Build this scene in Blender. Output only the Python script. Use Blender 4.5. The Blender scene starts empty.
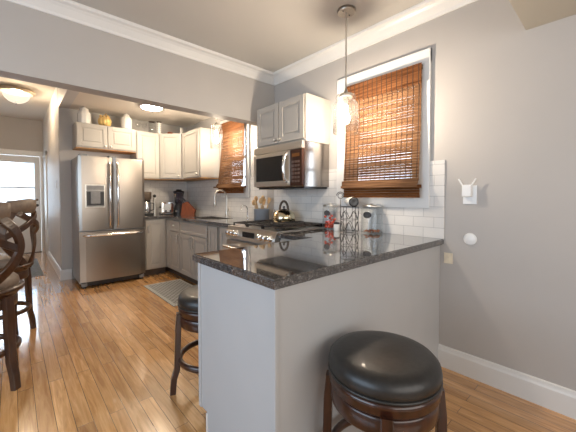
import bpy, bmesh, math, random
from mathutils import Vector, Matrix
random.seed(7)
SC = bpy.context.scene
COL = SC.collection
PI = math.pi
R = math.radians

# ------------------------------------------------------------------ camera, world, light, exposure
cam = bpy.data.cameras.new('camera'); camo = bpy.data.objects.new('camera', cam); COL.objects.link(camo)
camo.location = (0, 0, 1.2187); camo.rotation_euler = (R(90 - 1.536), 0, R(-42.262))
cam.sensor_width = 36.0; cam.lens = 302.87 / 576 * 36; cam.shift_y = -0.0203
cam.clip_start = 0.02
SC.camera = camo
SC.view_settings.view_transform = 'Standard'; SC.view_settings.look = 'None'
SC.view_settings.gamma = 1.0; SC.view_settings.exposure = 0.56
SC.view_settings.use_curve_mapping = False

world = bpy.data.worlds.new('world'); SC.world = world; world.use_nodes = True
bgn = world.node_tree.nodes['Background']; bgn.inputs[0].default_value = (0.80, 0.90, 1.0, 1); bgn.inputs[1].default_value = 6.0

def area(name, loc, rot, sx, sy, energy, color):
    l = bpy.data.lights.new(name, 'AREA'); l.shape = 'RECTANGLE'; l.size = sx; l.size_y = sy
    l.energy = energy; l.color = color
    o = bpy.data.objects.new(name, l); COL.objects.link(o); o.location = loc; o.rotation_euler = rot
    return o
# daylight from unseen windows on the left; warm fill added behind the camera
area('room_fill_back', (0.2, -2.10, 1.5), (R(90), 0, 0), 3.2, 1.7, 38, (1.0, 0.96, 0.91))
area('daylight_left', (-2.12, 1.0, 1.45), (0, R(-90), 0), 1.6, 2.6, 50, (0.62, 0.80, 1.0))

# ------------------------------------------------------------------ materials
MATS = {}
def new_mat(name):
    m = bpy.data.materials.new(name); m.use_nodes = True
    nt = m.node_tree; nt.nodes.clear()
    out = nt.nodes.new('ShaderNodeOutputMaterial')
    return m, nt, out
def pr(nt, color=(.8, .8, .8), rough=.5, metal=0, coat=0, spec=.5):
    b = nt.nodes.new('ShaderNodeBsdfPrincipled')
    b.inputs['Base Color'].default_value = (*color, 1); b.inputs['Roughness'].default_value = rough
    b.inputs['Metallic'].default_value = metal; b.inputs['Coat Weight'].default_value = coat
    b.inputs['Specular IOR Level'].default_value = spec
    return b
def mat(name, color, rough=.5, metal=0, coat=0, spec=.5, noise=0.0, nscale=8.0, stretch=None, bump=0.0):
    """plain surface with a little procedural variation"""
    m, nt, out = new_mat(name); b = pr(nt, color, rough, metal, coat, spec)
    nt.links.new(b.outputs[0], out.inputs[0])
    if noise or bump:
        tc = nt.nodes.new('ShaderNodeTexCoord'); mp = nt.nodes.new('ShaderNodeMapping')
        nt.links.new(tc.outputs['Object'], mp.inputs[0])
        if stretch: mp.inputs['Scale'].default_value = stretch
        n = nt.nodes.new('ShaderNodeTexNoise'); n.inputs['Scale'].default_value = nscale; n.inputs['Detail'].default_value = 4
        nt.links.new(mp.outputs[0], n.inputs[0])
        if noise:
            r = nt.nodes.new('ShaderNodeValToRGB'); e = r.color_ramp.elements
            e[0].position = .3; e[1].position = .7
            e[0].color = (*[max(0, c * (1 - noise)) for c in color], 1); e[1].color = (*[min(1, c * (1 + noise)) for c in color], 1)
            nt.links.new(n.outputs[0], r.inputs[0]); nt.links.new(r.outputs[0], b.inputs['Base Color'])
        if bump:
            bp = nt.nodes.new('ShaderNodeBump'); bp.inputs['Strength'].default_value = bump; bp.inputs['Distance'].default_value = .004
            nt.links.new(n.outputs[0], bp.inputs['Height']); nt.links.new(bp.outputs[0], b.inputs['Normal'])
    MATS[name] = m
    return m
def emis(name, color, strength):
    m, nt, out = new_mat(name); e = nt.nodes.new('ShaderNodeEmission')
    e.inputs[0].default_value = (*color, 1); e.inputs[1].default_value = strength
    nt.links.new(e.outputs[0], out.inputs[0]); MATS[name] = m; return m
def glass(name, tint=(1, 1, 1), refl=.9):
    m, nt, out = new_mat(name)
    t = nt.nodes.new('ShaderNodeBsdfTransparent'); t.inputs[0].default_value = (*tint, 1)
    g = nt.nodes.new('ShaderNodeBsdfGlossy'); g.inputs['Roughness'].default_value = .03
    lw = nt.nodes.new('ShaderNodeLayerWeight'); lw.inputs[0].default_value = .5
    pw = nt.nodes.new('ShaderNodeMath'); pw.operation = 'POWER'; pw.inputs[1].default_value = 3.0
    nt.links.new(lw.outputs['Facing'], pw.inputs[0])
    mu = nt.nodes.new('ShaderNodeMath'); mu.operation = 'MULTIPLY_ADD'; mu.inputs[1].default_value = refl; mu.inputs[2].default_value = .03
    nt.links.new(pw.outputs[0], mu.inputs[0])
    mx = nt.nodes.new('ShaderNodeMixShader')
    nt.links.new(mu.outputs[0], mx.inputs[0]); nt.links.new(t.outputs[0], mx.inputs[1]); nt.links.new(g.outputs[0], mx.inputs[2])
    nt.links.new(mx.outputs[0], out.inputs[0]); MATS[name] = m; return m

wall_m = mat('wall_paint', (.445, .418, .394), .55, noise=.02, nscale=3, spec=.35)
wallk_m = mat('kitchen_wall_paint', (.47, .45, .425), .55, noise=.02, nscale=3, spec=.35)
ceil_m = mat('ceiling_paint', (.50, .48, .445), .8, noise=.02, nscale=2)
ceil_lit_m = mat('ceiling_paint_lit', (.78, .73, .66), .8, noise=.02, nscale=2)  # ceiling paint lightened so the lamps' upward light is in its colour
beam_m = mat('beam_paint', (.44, .41, .35), .8, noise=.02, nscale=2)
trim_m = mat('white_trim', (.70, .69, .67), .35, noise=.015, nscale=6)
cab_m = mat('greige_cabinet_paint', (.42, .39, .35), .38, noise=.02, nscale=5)
pen_m = mat('grey_panel_paint', (.46, .465, .47), .42, noise=.02, nscale=4)
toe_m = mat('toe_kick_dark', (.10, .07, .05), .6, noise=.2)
under_m = mat('raw_wood_underside', (.50, .26, .09), .5, noise=.15, nscale=20, stretch=(1, 8, 1))
knob_m = mat('brushed_nickel', (.62, .60, .56), .3, 1, noise=.05, nscale=40)
chrome_m = mat('chrome', (.80, .80, .80), .12, 1, noise=.02, nscale=10)
black_m = mat('black_enamel', (.012, .012, .013), .25, noise=.2, nscale=20)
iron_m = mat('cast_iron', (.035, .030, .027), .36, noise=.3, nscale=60)
blk_plastic = mat('black_plastic', (.02, .02, .022), .35, noise=.15, nscale=30)
grey_plastic = mat('grey_plastic', (.22, .22, .22), .4, noise=.08, nscale=30)
white_plastic = mat('white_plastic', (.78, .78, .77), .35, noise=.01, nscale=30)
white_ceramic = mat('white_ceramic', (.82, .80, .75), .2, noise=.03, nscale=12)
gold_m = mat('gilded_ceramic', (.70, .47, .17), .35, .15, noise=.3, nscale=25)
grey_ceramic = mat('blue_grey_stoneware', (.25, .265, .29), .35, noise=.06, nscale=15)
spoon_m = mat('pale_wooden_utensil', (.60, .38, .18), .55, noise=.2, nscale=20, stretch=(1, 1, .2))
block_m = mat('red_brown_wood_block', (.21, .048, .010), .65, noise=.25, nscale=14, stretch=(6, 6, 1))
leather_m = mat('black_leather', (.014, .013, .012), .42, coat=.1, noise=.3, nscale=50, bump=.12)
leather_tan = mat('taupe_leather', (.17, .125, .095), .5, noise=.15, nscale=40, bump=.1)
stoolw_m = mat('dark_walnut_stain', (.034, .010, .005), .28, coat=.35, noise=.45, nscale=10, stretch=(5, 5, .8))
stoolw2_m = mat('brown_walnut_stain', (.048, .019, .008), .3, coat=.3, noise=.4, nscale=10, stretch=(5, 5, .8))
paper_m = mat('cream_paper', (.75, .66, .5), .7, noise=.08, nscale=20)
red_m = mat('red_candy', (.60, .07, .03), .4, noise=.5, nscale=30)
amber_m = mat('amber_beans', (.35, .12, .05), .5, noise=.5, nscale=60)
siding_m = mat('pale_siding', (.80, .86, .90), .7, noise=.05, nscale=3)
grass_m = mat('outdoor_paving', (.55, .56, .55), .9, noise=.2, nscale=6)
bulb_glass = glass('clear_glass', (.985, .985, .98), .9)
_nt = bulb_glass.node_tree; _o = [n for n in _nt.nodes if n.type == 'OUTPUT_MATERIAL'][0]; _src = _o.inputs[0].links[0].from_socket
_d = _nt.nodes.new('ShaderNodeBsdfTranslucent'); _d.inputs[0].default_value = (.9, .9, .9, 1)
_m = _nt.nodes.new('ShaderNodeMixShader'); _m.inputs[0].default_value = .0025
_nt.links.new(_src, _m.inputs[1]); _nt.links.new(_d.outputs[0], _m.inputs[2]); _nt.links.new(_m.outputs[0], _o.inputs[0])
pane_m = glass('window_glass', (.96, .98, 1.0), .5)
jar_glass = glass('jar_glass', (.985, .99, .99), .45)
flush_m = emis('lit_diffuser', (1.0, .84, .64), 75.0)
crystal_m, _nt, _out = new_mat('lit_pressed_glass')
_t = _nt.nodes.new('ShaderNodeBsdfTransparent'); _t.inputs[0].default_value = (.55, .52, .48, 1)
_e = _nt.nodes.new('ShaderNodeEmission'); _e.inputs[0].default_value = (1.0, .88, .72, 1); _e.inputs[1].default_value = .45
_a = _nt.nodes.new('ShaderNodeAddShader'); _nt.links.new(_t.outputs[0], _a.inputs[0]); _nt.links.new(_e.outputs[0], _a.inputs[1]); _nt.links.new(_a.outputs[0], _out.inputs[0])
#filament_m = emis('lit_filament', (1.0, .78, .48), 60.0)
display_m = emis('dim_display', (.9, .35, .12), .12)
panel_m = mat('dark_brown_panel', (.045, .018, .012), .25, noise=.1, nscale=20)
key_m = mat('brown_key', (.11, .06, .045), .4, noise=.1, nscale=40)

def steel(name, color, axis):
    m, nt, out = new_mat(name); b = pr(nt, color, .26, 1)
    b.inputs['Anisotropic'].default_value = .4
    tc = nt.nodes.new('ShaderNodeTexCoord'); mp = nt.nodes.new('ShaderNodeMapping')
    s = [160, 160, 160]; s[axis] = 1.5; mp.inputs['Scale'].default_value = s
    n = nt.nodes.new('ShaderNodeTexNoise'); n.inputs['Scale'].default_value = 1.0; n.inputs['Detail'].default_value = 3
    nt.links.new(tc.outputs['Object'], mp.inputs[0]); nt.links.new(mp.outputs[0], n.inputs[0])
    mr = nt.nodes.new('ShaderNodeMapRange'); mr.inputs['To Min'].default_value = .30; mr.inputs['To Max'].default_value = .32
    nt.links.new(n.outputs[0], mr.inputs[0]); nt.links.new(mr.outputs[0], b.inputs['Roughness'])
    nt.links.new(b.outputs[0], out.inputs[0]); return m
steel_m = steel('brushed_stainless', (.35, .31, .27), 0)
steel_y = steel('brushed_stainless_range', (.66, .63, .59), 1)
steel_side = mat('grey_steel_side', (.40, .40, .41), .4, .6, noise=.04, nscale=10)

def brick(name, ax, bw, bh, c1, c2, mortar, msize, rough, offset=.5, bumps=.25, spec=.5, loc=(0, 0)):
    m, nt, out = new_mat(name); b = pr(nt, c1, rough, spec=spec)
    tc = nt.nodes.new('ShaderNodeTexCoord'); sp = nt.nodes.new('ShaderNodeSeparateXYZ'); cb = nt.nodes.new('ShaderNodeCombineXYZ')
    nt.links.new(tc.outputs['Object'], sp.inputs[0])
    for k in range(2):
        ad = nt.nodes.new('ShaderNodeMath'); ad.inputs[1].default_value = loc[k]
        nt.links.new(sp.outputs[ax[k]], ad.inputs[0]); nt.links.new(ad.outputs[0], cb.inputs[k])
    t = nt.nodes.new('ShaderNodeTexBrick'); t.offset = offset
    t.inputs['Scale'].default_value = 1; t.inputs['Brick Width'].default_value = bw; t.inputs['Row Height'].default_value = bh
    t.inputs['Mortar Size'].default_value = msize; t.inputs['Mortar Smooth'].default_value = .2
    t.inputs['Color1'].default_value = (*c1, 1); t.inputs['Color2'].default_value = (*c2, 1); t.inputs['Mortar'].default_value = (*mortar, 1)
    nt.links.new(cb.outputs[0], t.inputs[0]); nt.links.new(t.outputs['Color'], b.inputs['Base Color'])
    bp = nt.nodes.new('ShaderNodeBump'); bp.inputs['Strength'].default_value = bumps; bp.inputs['Distance'].default_value = .003; bp.invert = True
    nt.links.new(t.outputs['Fac'], bp.inputs['Height']); nt.links.new(bp.outputs[0], b.inputs['Normal'])
    nt.links.new(b.outputs[0], out.inputs[0]); return m
tile_y = brick('subway_tile_side', (1, 2), .152, .076, (.64, .62, .595), (.69, .67, .645), (.46, .45, .44), .0022, .18, loc=(.0, -.914))
tile_x = brick('subway_tile_back', (0, 2), .152, .076, (.64, .62, .595), (.69, .67, .645), (.46, .45, .44), .0022, .18, loc=(.0, -.914))

def floor_mat():
    m, nt, out = new_mat('oak_floorboards'); b = pr(nt, (.4, .2, .08), .22, coat=1.0); N = nt.nodes.new; L = nt.links.new
    b.inputs['Coat Roughness'].default_value = .07
    tc = N('ShaderNodeTexCoord'); sp = N('ShaderNodeSeparateXYZ'); L(tc.outputs['Object'], sp.inputs[0])
    cb = N('ShaderNodeCombineXYZ'); L(sp.outputs[1], cb.inputs[0]); L(sp.outputs[0], cb.inputs[1])
    t = N('ShaderNodeTexBrick'); t.offset = .37; t.offset_frequency = 2
    t.inputs['Scale'].default_value = 1; t.inputs['Brick Width'].default_value = .95; t.inputs['Row Height'].default_value = .076
    t.inputs['Mortar Size'].default_value = .0016; t.inputs['Mortar Smooth'].default_value = .4; t.inputs['Bias'].default_value = 0
    t.inputs['Color1'].default_value = (0, 0, 0, 1); t.inputs['Color2'].default_value = (1, 1, 1, 1); t.inputs['Mortar'].default_value = (.5, .5, .5, 1)
    L(cb.outputs[0], t.inputs[0])
    # per-board shift of the grain so boards differ
    ms = N('ShaderNodeVectorMath'); ms.operation = 'MULTIPLY_ADD'; ms.inputs[1].default_value = (3.1, 7.7, 5.3)
    L(t.outputs['Color'], ms.inputs[0]); L(tc.outputs['Object'], ms.inputs[2])
    mp = N('ShaderNodeMapping'); mp.inputs['Scale'].default_value = (14, 1.1, 1); L(ms.outputs[0], mp.inputs[0])
    n = N('ShaderNodeTexNoise'); n.inputs['Scale'].default_value = 2.2; n.inputs['Detail'].default_value = 6; n.inputs['Roughness'].default_value = .6; n.inputs['Distortion'].default_value = 1.2
    L(mp.outputs[0], n.inputs[0])
    r = N('ShaderNodeValToRGB'); e = r.color_ramp.elements
    e[0].position = .28; e[0].color = (.40, .19, .065, 1); e[1].position = .72; e[1].color = (.76, .46, .21, 1)
    k = r.color_ramp.elements.new(.5); k.color = (.59, .325, .125, 1)
    L(n.outputs[0], r.inputs[0])
    mx = N('ShaderNodeMix'); mx.data_type = 'RGBA'; mx.blend_type = 'MULTIPLY'; mx.inputs[0].default_value = 1
    rr = N('ShaderNodeValToRGB'); rr.color_ramp.elements[0].color = (.72, .66, .60, 1); rr.color_ramp.elements[1].color = (1.12, 1.08, 1.05, 1)
    L(t.outputs['Color'], rr.inputs[0]); L(r.outputs[0], mx.inputs[6]); L(rr.outputs[0], mx.inputs[7])
    mm = N('ShaderNodeMix'); mm.data_type = 'RGBA'; mm.inputs[7].default_value = (.10, .04, .015, 1)
    L(t.outputs['Fac'], mm.inputs[0]); L(mx.outputs[2], mm.inputs[6]); L(mm.outputs[2], b.inputs['Base Color'])
    bp = N('ShaderNodeBump'); bp.inputs['Strength'].default_value = .25; bp.inputs['Distance'].default_value = .002; bp.invert = True
    L(t.outputs['Fac'], bp.inputs['Height']); L(bp.outputs[0], b.inputs['Normal'])
    L(b.outputs[0], out.inputs[0]); return m
floor_m = floor_mat()

def granite():
    m, nt, out = new_mat('dark_granite'); b = pr(nt, (.06, .055, .05), .06, coat=.8)
    b.inputs['Coat Roughness'].default_value = .03; b.inputs['Coat IOR'].default_value = 1.7; N = nt.nodes.new; L = nt.links.new
    tc = N('ShaderNodeTexCoord')
    v = N('ShaderNodeTexVoronoi'); v.inputs['Scale'].default_value = 330; L(tc.outputs['Object'], v.inputs[0])
    n = N('ShaderNodeTexNoise'); n.inputs['Scale'].default_value = 60; n.inputs['Detail'].default_value = 6; L(tc.outputs['Object'], n.inputs[0])
    sp = N('ShaderNodeSeparateColor'); L(v.outputs['Color'], sp.inputs[0])
    ad = N('ShaderNodeMath'); ad.operation = 'MULTIPLY'; L(sp.outputs[0], ad.inputs[0]); L(n.outputs[0], ad.inputs[1])
    r = N('ShaderNodeValToRGB'); e = r.color_ramp.elements; r.color_ramp.interpolation = 'LINEAR'
    e[0].position = .08; e[0].color = (.030, .029, .031, 1); e[1].position = .62; e[1].color = (.26, .25, .245, 1)
    k = e.new(.26); k.color = (.075, .068, .062, 1); k = e.new(.42); k.color = (.12, .11, .105, 1)
    L(ad.outputs[0], r.inputs[0]); L(r.outputs[0], b.inputs['Base Color']); L(b.outputs[0], out.inputs[0]); return m
granite_m = granite()

def bamboo(name, a, bcol, transl):
    m, nt, out = new_mat(name); N = nt.nodes.new; L = nt.links.new
    tc = N('ShaderNodeTexCoord'); mp = N('ShaderNodeMapping'); mp.inputs['Scale'].default_value = (1, 3, 75); L(tc.outputs['Object'], mp.inputs[0])
    n = N('ShaderNodeTexNoise'); n.inputs['Scale'].default_value = 1; n.inputs['Detail'].default_value = 3; L(mp.outputs[0], n.inputs[0])
    r = N('ShaderNodeValToRGB'); e = r.color_ramp.elements; e[0].position = .32; e[1].position = .68
    e[0].color = (*a, 1); e[1].color = (*bcol, 1); L(n.outputs[0], r.inputs[0])
    d = N('ShaderNodeBsdfDiffuse'); t = N('ShaderNodeBsdfTranslucent'); mx = N('ShaderNodeMixShader'); mx.inputs[0].default_value = transl
    L(r.outputs[0], d.inputs[0]); L(r.outputs[0], t.inputs[0]); L(d.outputs[0], mx.inputs[1]); L(t.outputs[0], mx.inputs[2])
    L(mx.outputs[0], out.inputs[0]); return m
bam_m = bamboo('woven_bamboo', (.075, .036, .018), (.27, .145, .075), .10)
bam_dark = bamboo('woven_bamboo_lined', (.08, .03, .012), (.20, .085, .035), .05)
cord_m = mat('dark_cord', (.04, .015, .006), .8, noise=.2, nscale=30)

def weave(name, c1, c2, scale):
    m, nt, out = new_mat(name); b = pr(nt, c1, .85); N = nt.nodes.new; L = nt.links.new
    tc = N('ShaderNodeTexCoord'); mp = N('ShaderNodeMapping'); mp.inputs['Rotation'].default_value = (0, 0, R(45)); L(tc.outputs['Object'], mp.inputs[0])
    t = N('ShaderNodeTexBrick'); t.offset = 0; t.inputs['Scale'].default_value = scale
    t.inputs['Brick Width'].default_value = .5; t.inputs['Row Height'].default_value = .5; t.inputs['Mortar Size'].default_value = .075
    t.inputs['Color1'].default_value = (*c1, 1); t.inputs['Color2'].default_value = (*c1, 1); t.inputs['Mortar'].default_value = (*c2, 1)
    L(mp.outputs[0], t.inputs[0]); L(t.outputs['Color'], b.inputs['Base Color']); L(b.outputs[0], out.inputs[0]); return m
mat_m = weave('grey_trellis_mat', (.30, .30, .29), (.15, .145, .14), 10)
mat_edge = mat('grey_mat_edge', (.36, .36, .34), .85, noise=.1, nscale=40)
rug_m = mat('blue_grey_rug', (.20, .21, .22), .95, noise=.3, nscale=30)

# ------------------------------------------------------------------ geometry helpers
ORG = {}
class B:
    """collects shapes and links them as ONE mesh object"""
    def __init__(s): s.v = []; s.f = []; s.sm = []
    def add(s, verts, faces, smooth=False):
        o = len(s.v); s.v += [tuple(p) for p in verts]
        for f in faces: s.f.append([i + o for i in f]); s.sm.append(smooth)
        return s
    def addbm(s, bm, smooth=False):
        bm.verts.index_update()
        s.add([v.co.copy() for v in bm.verts], [[v.index for v in f.verts] for f in bm.faces], smooth); bm.free(); return s
    def obox(s, o, u, n, u0, u1, n0, n1, z0, z1, bev=0):
        o = Vector(o); u = Vector(u); n = Vector(n); bm = bmesh.new(); bmesh.ops.create_cube(bm, size=1)
        for v in bm.verts: v.co = Vector(((v.co.x) * abs(u1 - u0), v.co.y * abs(n1 - n0), v.co.z * abs(z1 - z0)))
        if bev: bmesh.ops.bevel(bm, geom=bm.edges[:], offset=bev, segments=2, affect='EDGES', profile=.7)
        c = ((u0 + u1) / 2, (n0 + n1) / 2, (z0 + z1) / 2)
        for v in bm.verts:
            p = v.co; v.co = o + u * (p.x + c[0]) + n * (p.y + c[1]) + Vector((0, 0, p.z + c[2]))
        if u.cross(n).z < 0: bmesh.ops.reverse_faces(bm, faces=bm.faces[:])
        return s.addbm(bm)
    def box(s, x0, x1, y0, y1, z0, z1, bev=0): return s.obox((0, 0, 0), (1, 0, 0), (0, 1, 0), x0, x1, y0, y1, z0, z1, bev)
    def tube(s, pts, r, seg=10, flat=None, close=False, caps=True, up=None):
        pts = [Vector(p) for p in pts]; n = len(pts); rings = []
        prev = None
        for i, p in enumerate(pts):
            if close: d = pts[(i + 1) % n] - pts[i - 1]
            else: d = pts[min(i + 1, n - 1)] - pts[max(i - 1, 0)]
            d.normalize()
            if up is not None:
                a = Vector(up[i] if isinstance(up, list) else up)
            elif prev is None:
                a = Vector((0, 0, 1)) if abs(d.z) < .9 else Vector((1, 0, 0))
            else: a = prev
            a = (a - d * a.dot(d)).normalized(); prev = a; bb = d.cross(a)
            rr = r[i] if isinstance(r, (list, tuple)) else r
            fl = flat if flat else 1
            rings.append([p + a * (math.cos(t) * rr) + bb * (math.sin(t) * rr * fl) for t in [2 * PI * k / seg for k in range(seg)]])
        vs = [q for g in rings for q in g]; fs = []
        m = n if close else n - 1
        for i in range(m):
            for k in range(seg):
                a = i * seg + k; b_ = i * seg + (k + 1) % seg; j = (i + 1) % n
                fs.append([a, b_, j * seg + (k + 1) % seg, j * seg + k])
        s.add(vs, fs, True)
        if caps and not close:
            s.add(rings[0], [list(range(seg))[::-1]]); s.add(rings[-1], [list(range(seg))])
        return s
    def rect(s, pts, w, t, out):
        """square-section bar along pts; w across, t along out direction(s)"""
        pts = [Vector(p) for p in pts]; n = len(pts); vs = []; fs = []
        for i, p in enumerate(pts):
            d = (pts[min(i + 1, n - 1)] - pts[max(i - 1, 0)]).normalized()
            a = Vector(out[i] if isinstance(out, list) else out); a = (a - d * a.dot(d)).normalized(); c = d.cross(a)
            ww = w[i] if isinstance(w, (list, tuple)) else w; tt = t[i] if isinstance(t, (list, tuple)) else t
            k = .18
            for x, y in ((-1, -1 + k), (-1 + k, -1), (1 - k, -1), (1, -1 + k), (1, 1 - k), (1 - k, 1), (-1 + k, 1), (-1, 1 - k)): vs.append(p + c * (x * ww / 2) + a * (y * tt / 2))
        for i in range(n - 1):
            for k in range(8): fs.append([i * 8 + k, i * 8 + (k + 1) % 8, i * 8 + 8 + (k + 1) % 8, i * 8 + 8 + k])
        fs.append(list(range(8))[::-1]); fs.append([(n - 1) * 8 + k for k in range(8)])
        return s.add(vs, fs)
    def lathe(s, prof, c=(0, 0, 0), seg=32, axis=None, smooth=True, a0=0, a1=2 * PI):
        """prof: (radius, height) list bottom to top round axis"""
        c = Vector(c); q = Vector((0, 0, 1)).rotation_difference(Vector(axis)) if axis else None
        full = abs(a1 - a0 - 2 * PI) < 1e-6; m = seg if full else seg + 1
        vs = []; fs = []
        for (r, h) in prof:
            for k in range(m):
                t = a0 + (a1 - a0) * k / seg; p = Vector((max(r, 1e-5) * math.cos(t), max(r, 1e-5) * math.sin(t), h))
                if q: p = q @ p
                vs.append(c + p)
        for i in range(len(prof) - 1):
            for k in range(seg):
                k2 = (k + 1) % m
                fs.append([i * m + k, i * m + k2, (i + 1) * m + k2, (i + 1) * m + k])
        s.add(vs, fs, smooth)
        if full:
            if prof[0][0] > 1e-4: s.add(vs[:m], [list(range(m))[::-1]])
            if prof[-1][0] > 1e-4: s.add(vs[-m:], [list(range(m))])
        return s
    def cyl(s, p0, p1, r, seg=16):
        p0 = Vector(p0); p1 = Vector(p1); return s.lathe([(r, 0), (r, (p1 - p0).length)], p0, seg, axis=(p1 - p0).normalized())
    def sphere(s, c, r, sc=(1, 1, 1), seg=16):
        bm = bmesh.new(); bmesh.ops.create_uvsphere(bm, u_segments=seg, v_segments=seg // 2, radius=r)
        for v in bm.verts: v.co = Vector((v.co.x * sc[0], v.co.y * sc[1], v.co.z * sc[2])) + Vector(c)
        return s.addbm(bm, True)
    def prism(s, poly, o, u, v, w, l0, l1):
        """2D polygon in (u, v) extruded along w from l0 to l1"""
        o = Vector(o); u = Vector(u); v = Vector(v); w = Vector(w); n = len(poly)
        vs = [o + u * a + v * b_ + w * l0 for a, b_ in poly] + [o + u * a + v * b_ + w * l1 for a, b_ in poly]
        fs = [[k, (k + 1) % n, n + (k + 1) % n, n + k] for k in range(n)] + [list(range(n))[::-1], [n + k for k in range(n)]]
        return s.add(vs, fs)
    def build(s, name, m, parent=None, smooth_all=False):
        org = ORG.get(parent.name, Vector()) if parent else Vector()
        me = bpy.data.meshes.new(name); me.from_pydata([Vector(p) - org for p in s.v], [], s.f)
        me.polygons.foreach_set('use_smooth', [bool(x or smooth_all) for x in s.sm])
        bm = bmesh.new(); bm.from_mesh(me); bmesh.ops.recalc_face_normals(bm, faces=bm.faces[:]); bm.to_mesh(me); bm.free()
        me.materials.append(m); o = bpy.data.objects.new(name, me); COL.objects.link(o)
        if parent: o.parent = parent; ORG[o.name] = org
        return o

def tag(o, label=None, cat=None, group=None, kind=None):
    if label: o['label'] = label
    if cat: o['category'] = cat
    if group: o['group'] = group
    if kind: o['kind'] = kind
    return o
def thing(name, label, cat, loc=(0, 0, 0), group=None):
    o = bpy.data.objects.new(name, None); COL.objects.link(o); o.empty_display_size = .1
    o.location = loc; ORG[o.name] = Vector(loc); return tag(o, label, cat, group)
def struct(b, name, m, parent=None):
    o = b.build(name, m, parent)
    if not parent: o['kind'] = 'structure'
    return o
def copy_thing(o, loc, rz=0, label=None):
    def cp(x, p):
        c = x.copy(); COL.objects.link(c); c.parent = p
        for ch in list(x.children): cp(ch, c)
        return c
    r = cp(o, None); r.location = loc; r.rotation_euler = (0, 0, rz)
    if label: r['label'] = label
    return r
X = (1, 0, 0); Y = (0, 1, 0); NX = (-1, 0, 0); NY = (0, -1, 0); Zv = (0, 0, 1)

# ------------------------------------------------------------------ room shell
XR, XK, YH0, YH1, YB = 2.268, 2.40, 2.727, 2.87, 5.43     # right wall, kitchen right wall, header front/back, kitchen back wall
XH, YE, XL, Y0 = .507, 8.5, -2.2, -2.2                      # hall wall, hall end, left wall, back of the room
HC, HK, HH = 2.60, 2.49, 2.85                               # ceiling heights: room, kitchen, hall
T = .12
struct(B().box(XL - T, XK + T, Y0 - T, YE + T, -.08, 0), 'floor', floor_m)
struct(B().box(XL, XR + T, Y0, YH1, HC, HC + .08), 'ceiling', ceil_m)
struct(B().box(XH + T, XK, YH1, YB, HK, HK + .06), 'ceiling_kitchen', ceil_lit_m)
struct(B().box(XL, XH, YH1, YE, HH, HH + .08), 'ceiling_hall', ceil_lit_m)
def wall_x(b, x0, x1, y0, y1, z0, z1, hole=None):
    if not hole: b.box(x0, x1, y0, y1, z0, z1); return b
    a, c, d, e = hole
    b.box(x0, x1, y0, a, z0, z1); b.box(x0, x1, c, y1, z0, z1); b.box(x0, x1, a, c, z0, d); b.box(x0, x1, a, c, e, z1); return b
W1 = (1.045, 1.695, 1.225, 2.19)     # window opening by the peninsula: y0, y1, z0, z1
W2 = (3.50, 4.07, 1.30, 2.27)        # window opening over the sink
struct(wall_x(B(), XR, XR + T, Y0, YH1, 0, HC + .05, W1), 'wall_right', wall_m)
struct(wall_x(B(), XK, XK + T, YH1, YB + T, 0, HH, W2), 'wall_kitchen_right', wallk_m)
struct(B().box(XH, XK + T, YB, YB + T, 0, HH), 'wall_kitchen_back', wallk_m)
struct(B().box(XL, XR, YH0, YH1, 2.035, HH), 'wall_header', wall_m)
b = B().box(XH, XH + T, YB + T, YE, 0, HH); b.box(XH, XH + T, YH1, YB, HK, HH)
struct(b, 'wall_hall_right', mat('hall_paint_lit', (.66, .645, .63), .5, noise=.02, nscale=3))  # wall paint lightened to stand for daylight grazing in from the door
struct(B().box(XL - T, XL, Y0, YE, 0, HH), 'wall_left', wall_m)
struct(B().box(XL, XR, Y0 - T, Y0, 0, HC), 'wall_back', wall_m)
DX0, DX1, DZ = -.50, .455, 2.08      # door opening in the hall end wall
b = B().box(XL, DX0, YE, YE + T, 0, HH); b.box(DX1, XH + T, YE, YE + T, 0, HH); b.box(DX0, DX1, YE, YE + T, DZ, HH)
struct(b, 'wall_hall_end', wall_m)
struct(B().box(XL, XR, -.15, .40, 2.20, HC, .004), 'ceiling_beam', beam_m)
# crown moulding
crown = [(0, -.105), (.012, -.105), (.018, -.085), (.045, -.045), (.062, -.03), (.085, -.022), (.09, -.010), (.09, 0), (0, 0)]
struct(B().prism(crown, (XR, 0, HC), NX, Zv, Y, .40, YH0), 'trim_1', trim_m)
struct(B().prism(crown, (0, YH0, HC), NY, Zv, X, XL, XR), 'trim_2', trim_m)
# baseboards
base = [(0, 0), (.018, 0), (.018, .115), (.013, .128), (.010, .145), (0, .15)]
struct(B().prism(base, (XR, 0, 0), NX, Zv, Y, Y0, .872), 'baseboard_right', trim_m)
struct(B().prism(base, (0, YB, 0), NY, Zv, X, XH - .018, .625), 'baseboard_kitchen', trim_m)
struct(B().prism(base, (XH, 0, 0), NX, Zv, Y, YB - .018, 7.52), 'baseboard_hall', trim_m)
# white corner bead and opening of the hall side
b = B().box(XH - .02, XH + .0, 7.55, 7.64, 0, 2.1, .003); b.box(XH - .02, XH, 7.55, 8.46, 2.02, 2.10, .003)
struct(b, 'trim_3', trim_m)
# backsplash tile
b = B(); wall_x(b, XR - .010, XR, .842, YH0, .914, 1.475, (.95, 1.80, 1.13, 1.50))
struct(b, 'wall_tile_right', tile_y)
b = B(); wall_x(b, XK - .010, XK, YH1, YB, .914, 1.475, (3.39, 4.18, 1.20, 1.50))
struct(b, 'wall_tile_sink', tile_y)
struct(B().box(1.44, XK - .01, YB - .010, YB, .914, 1.52), 'wall_tile_back', tile_x)

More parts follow.
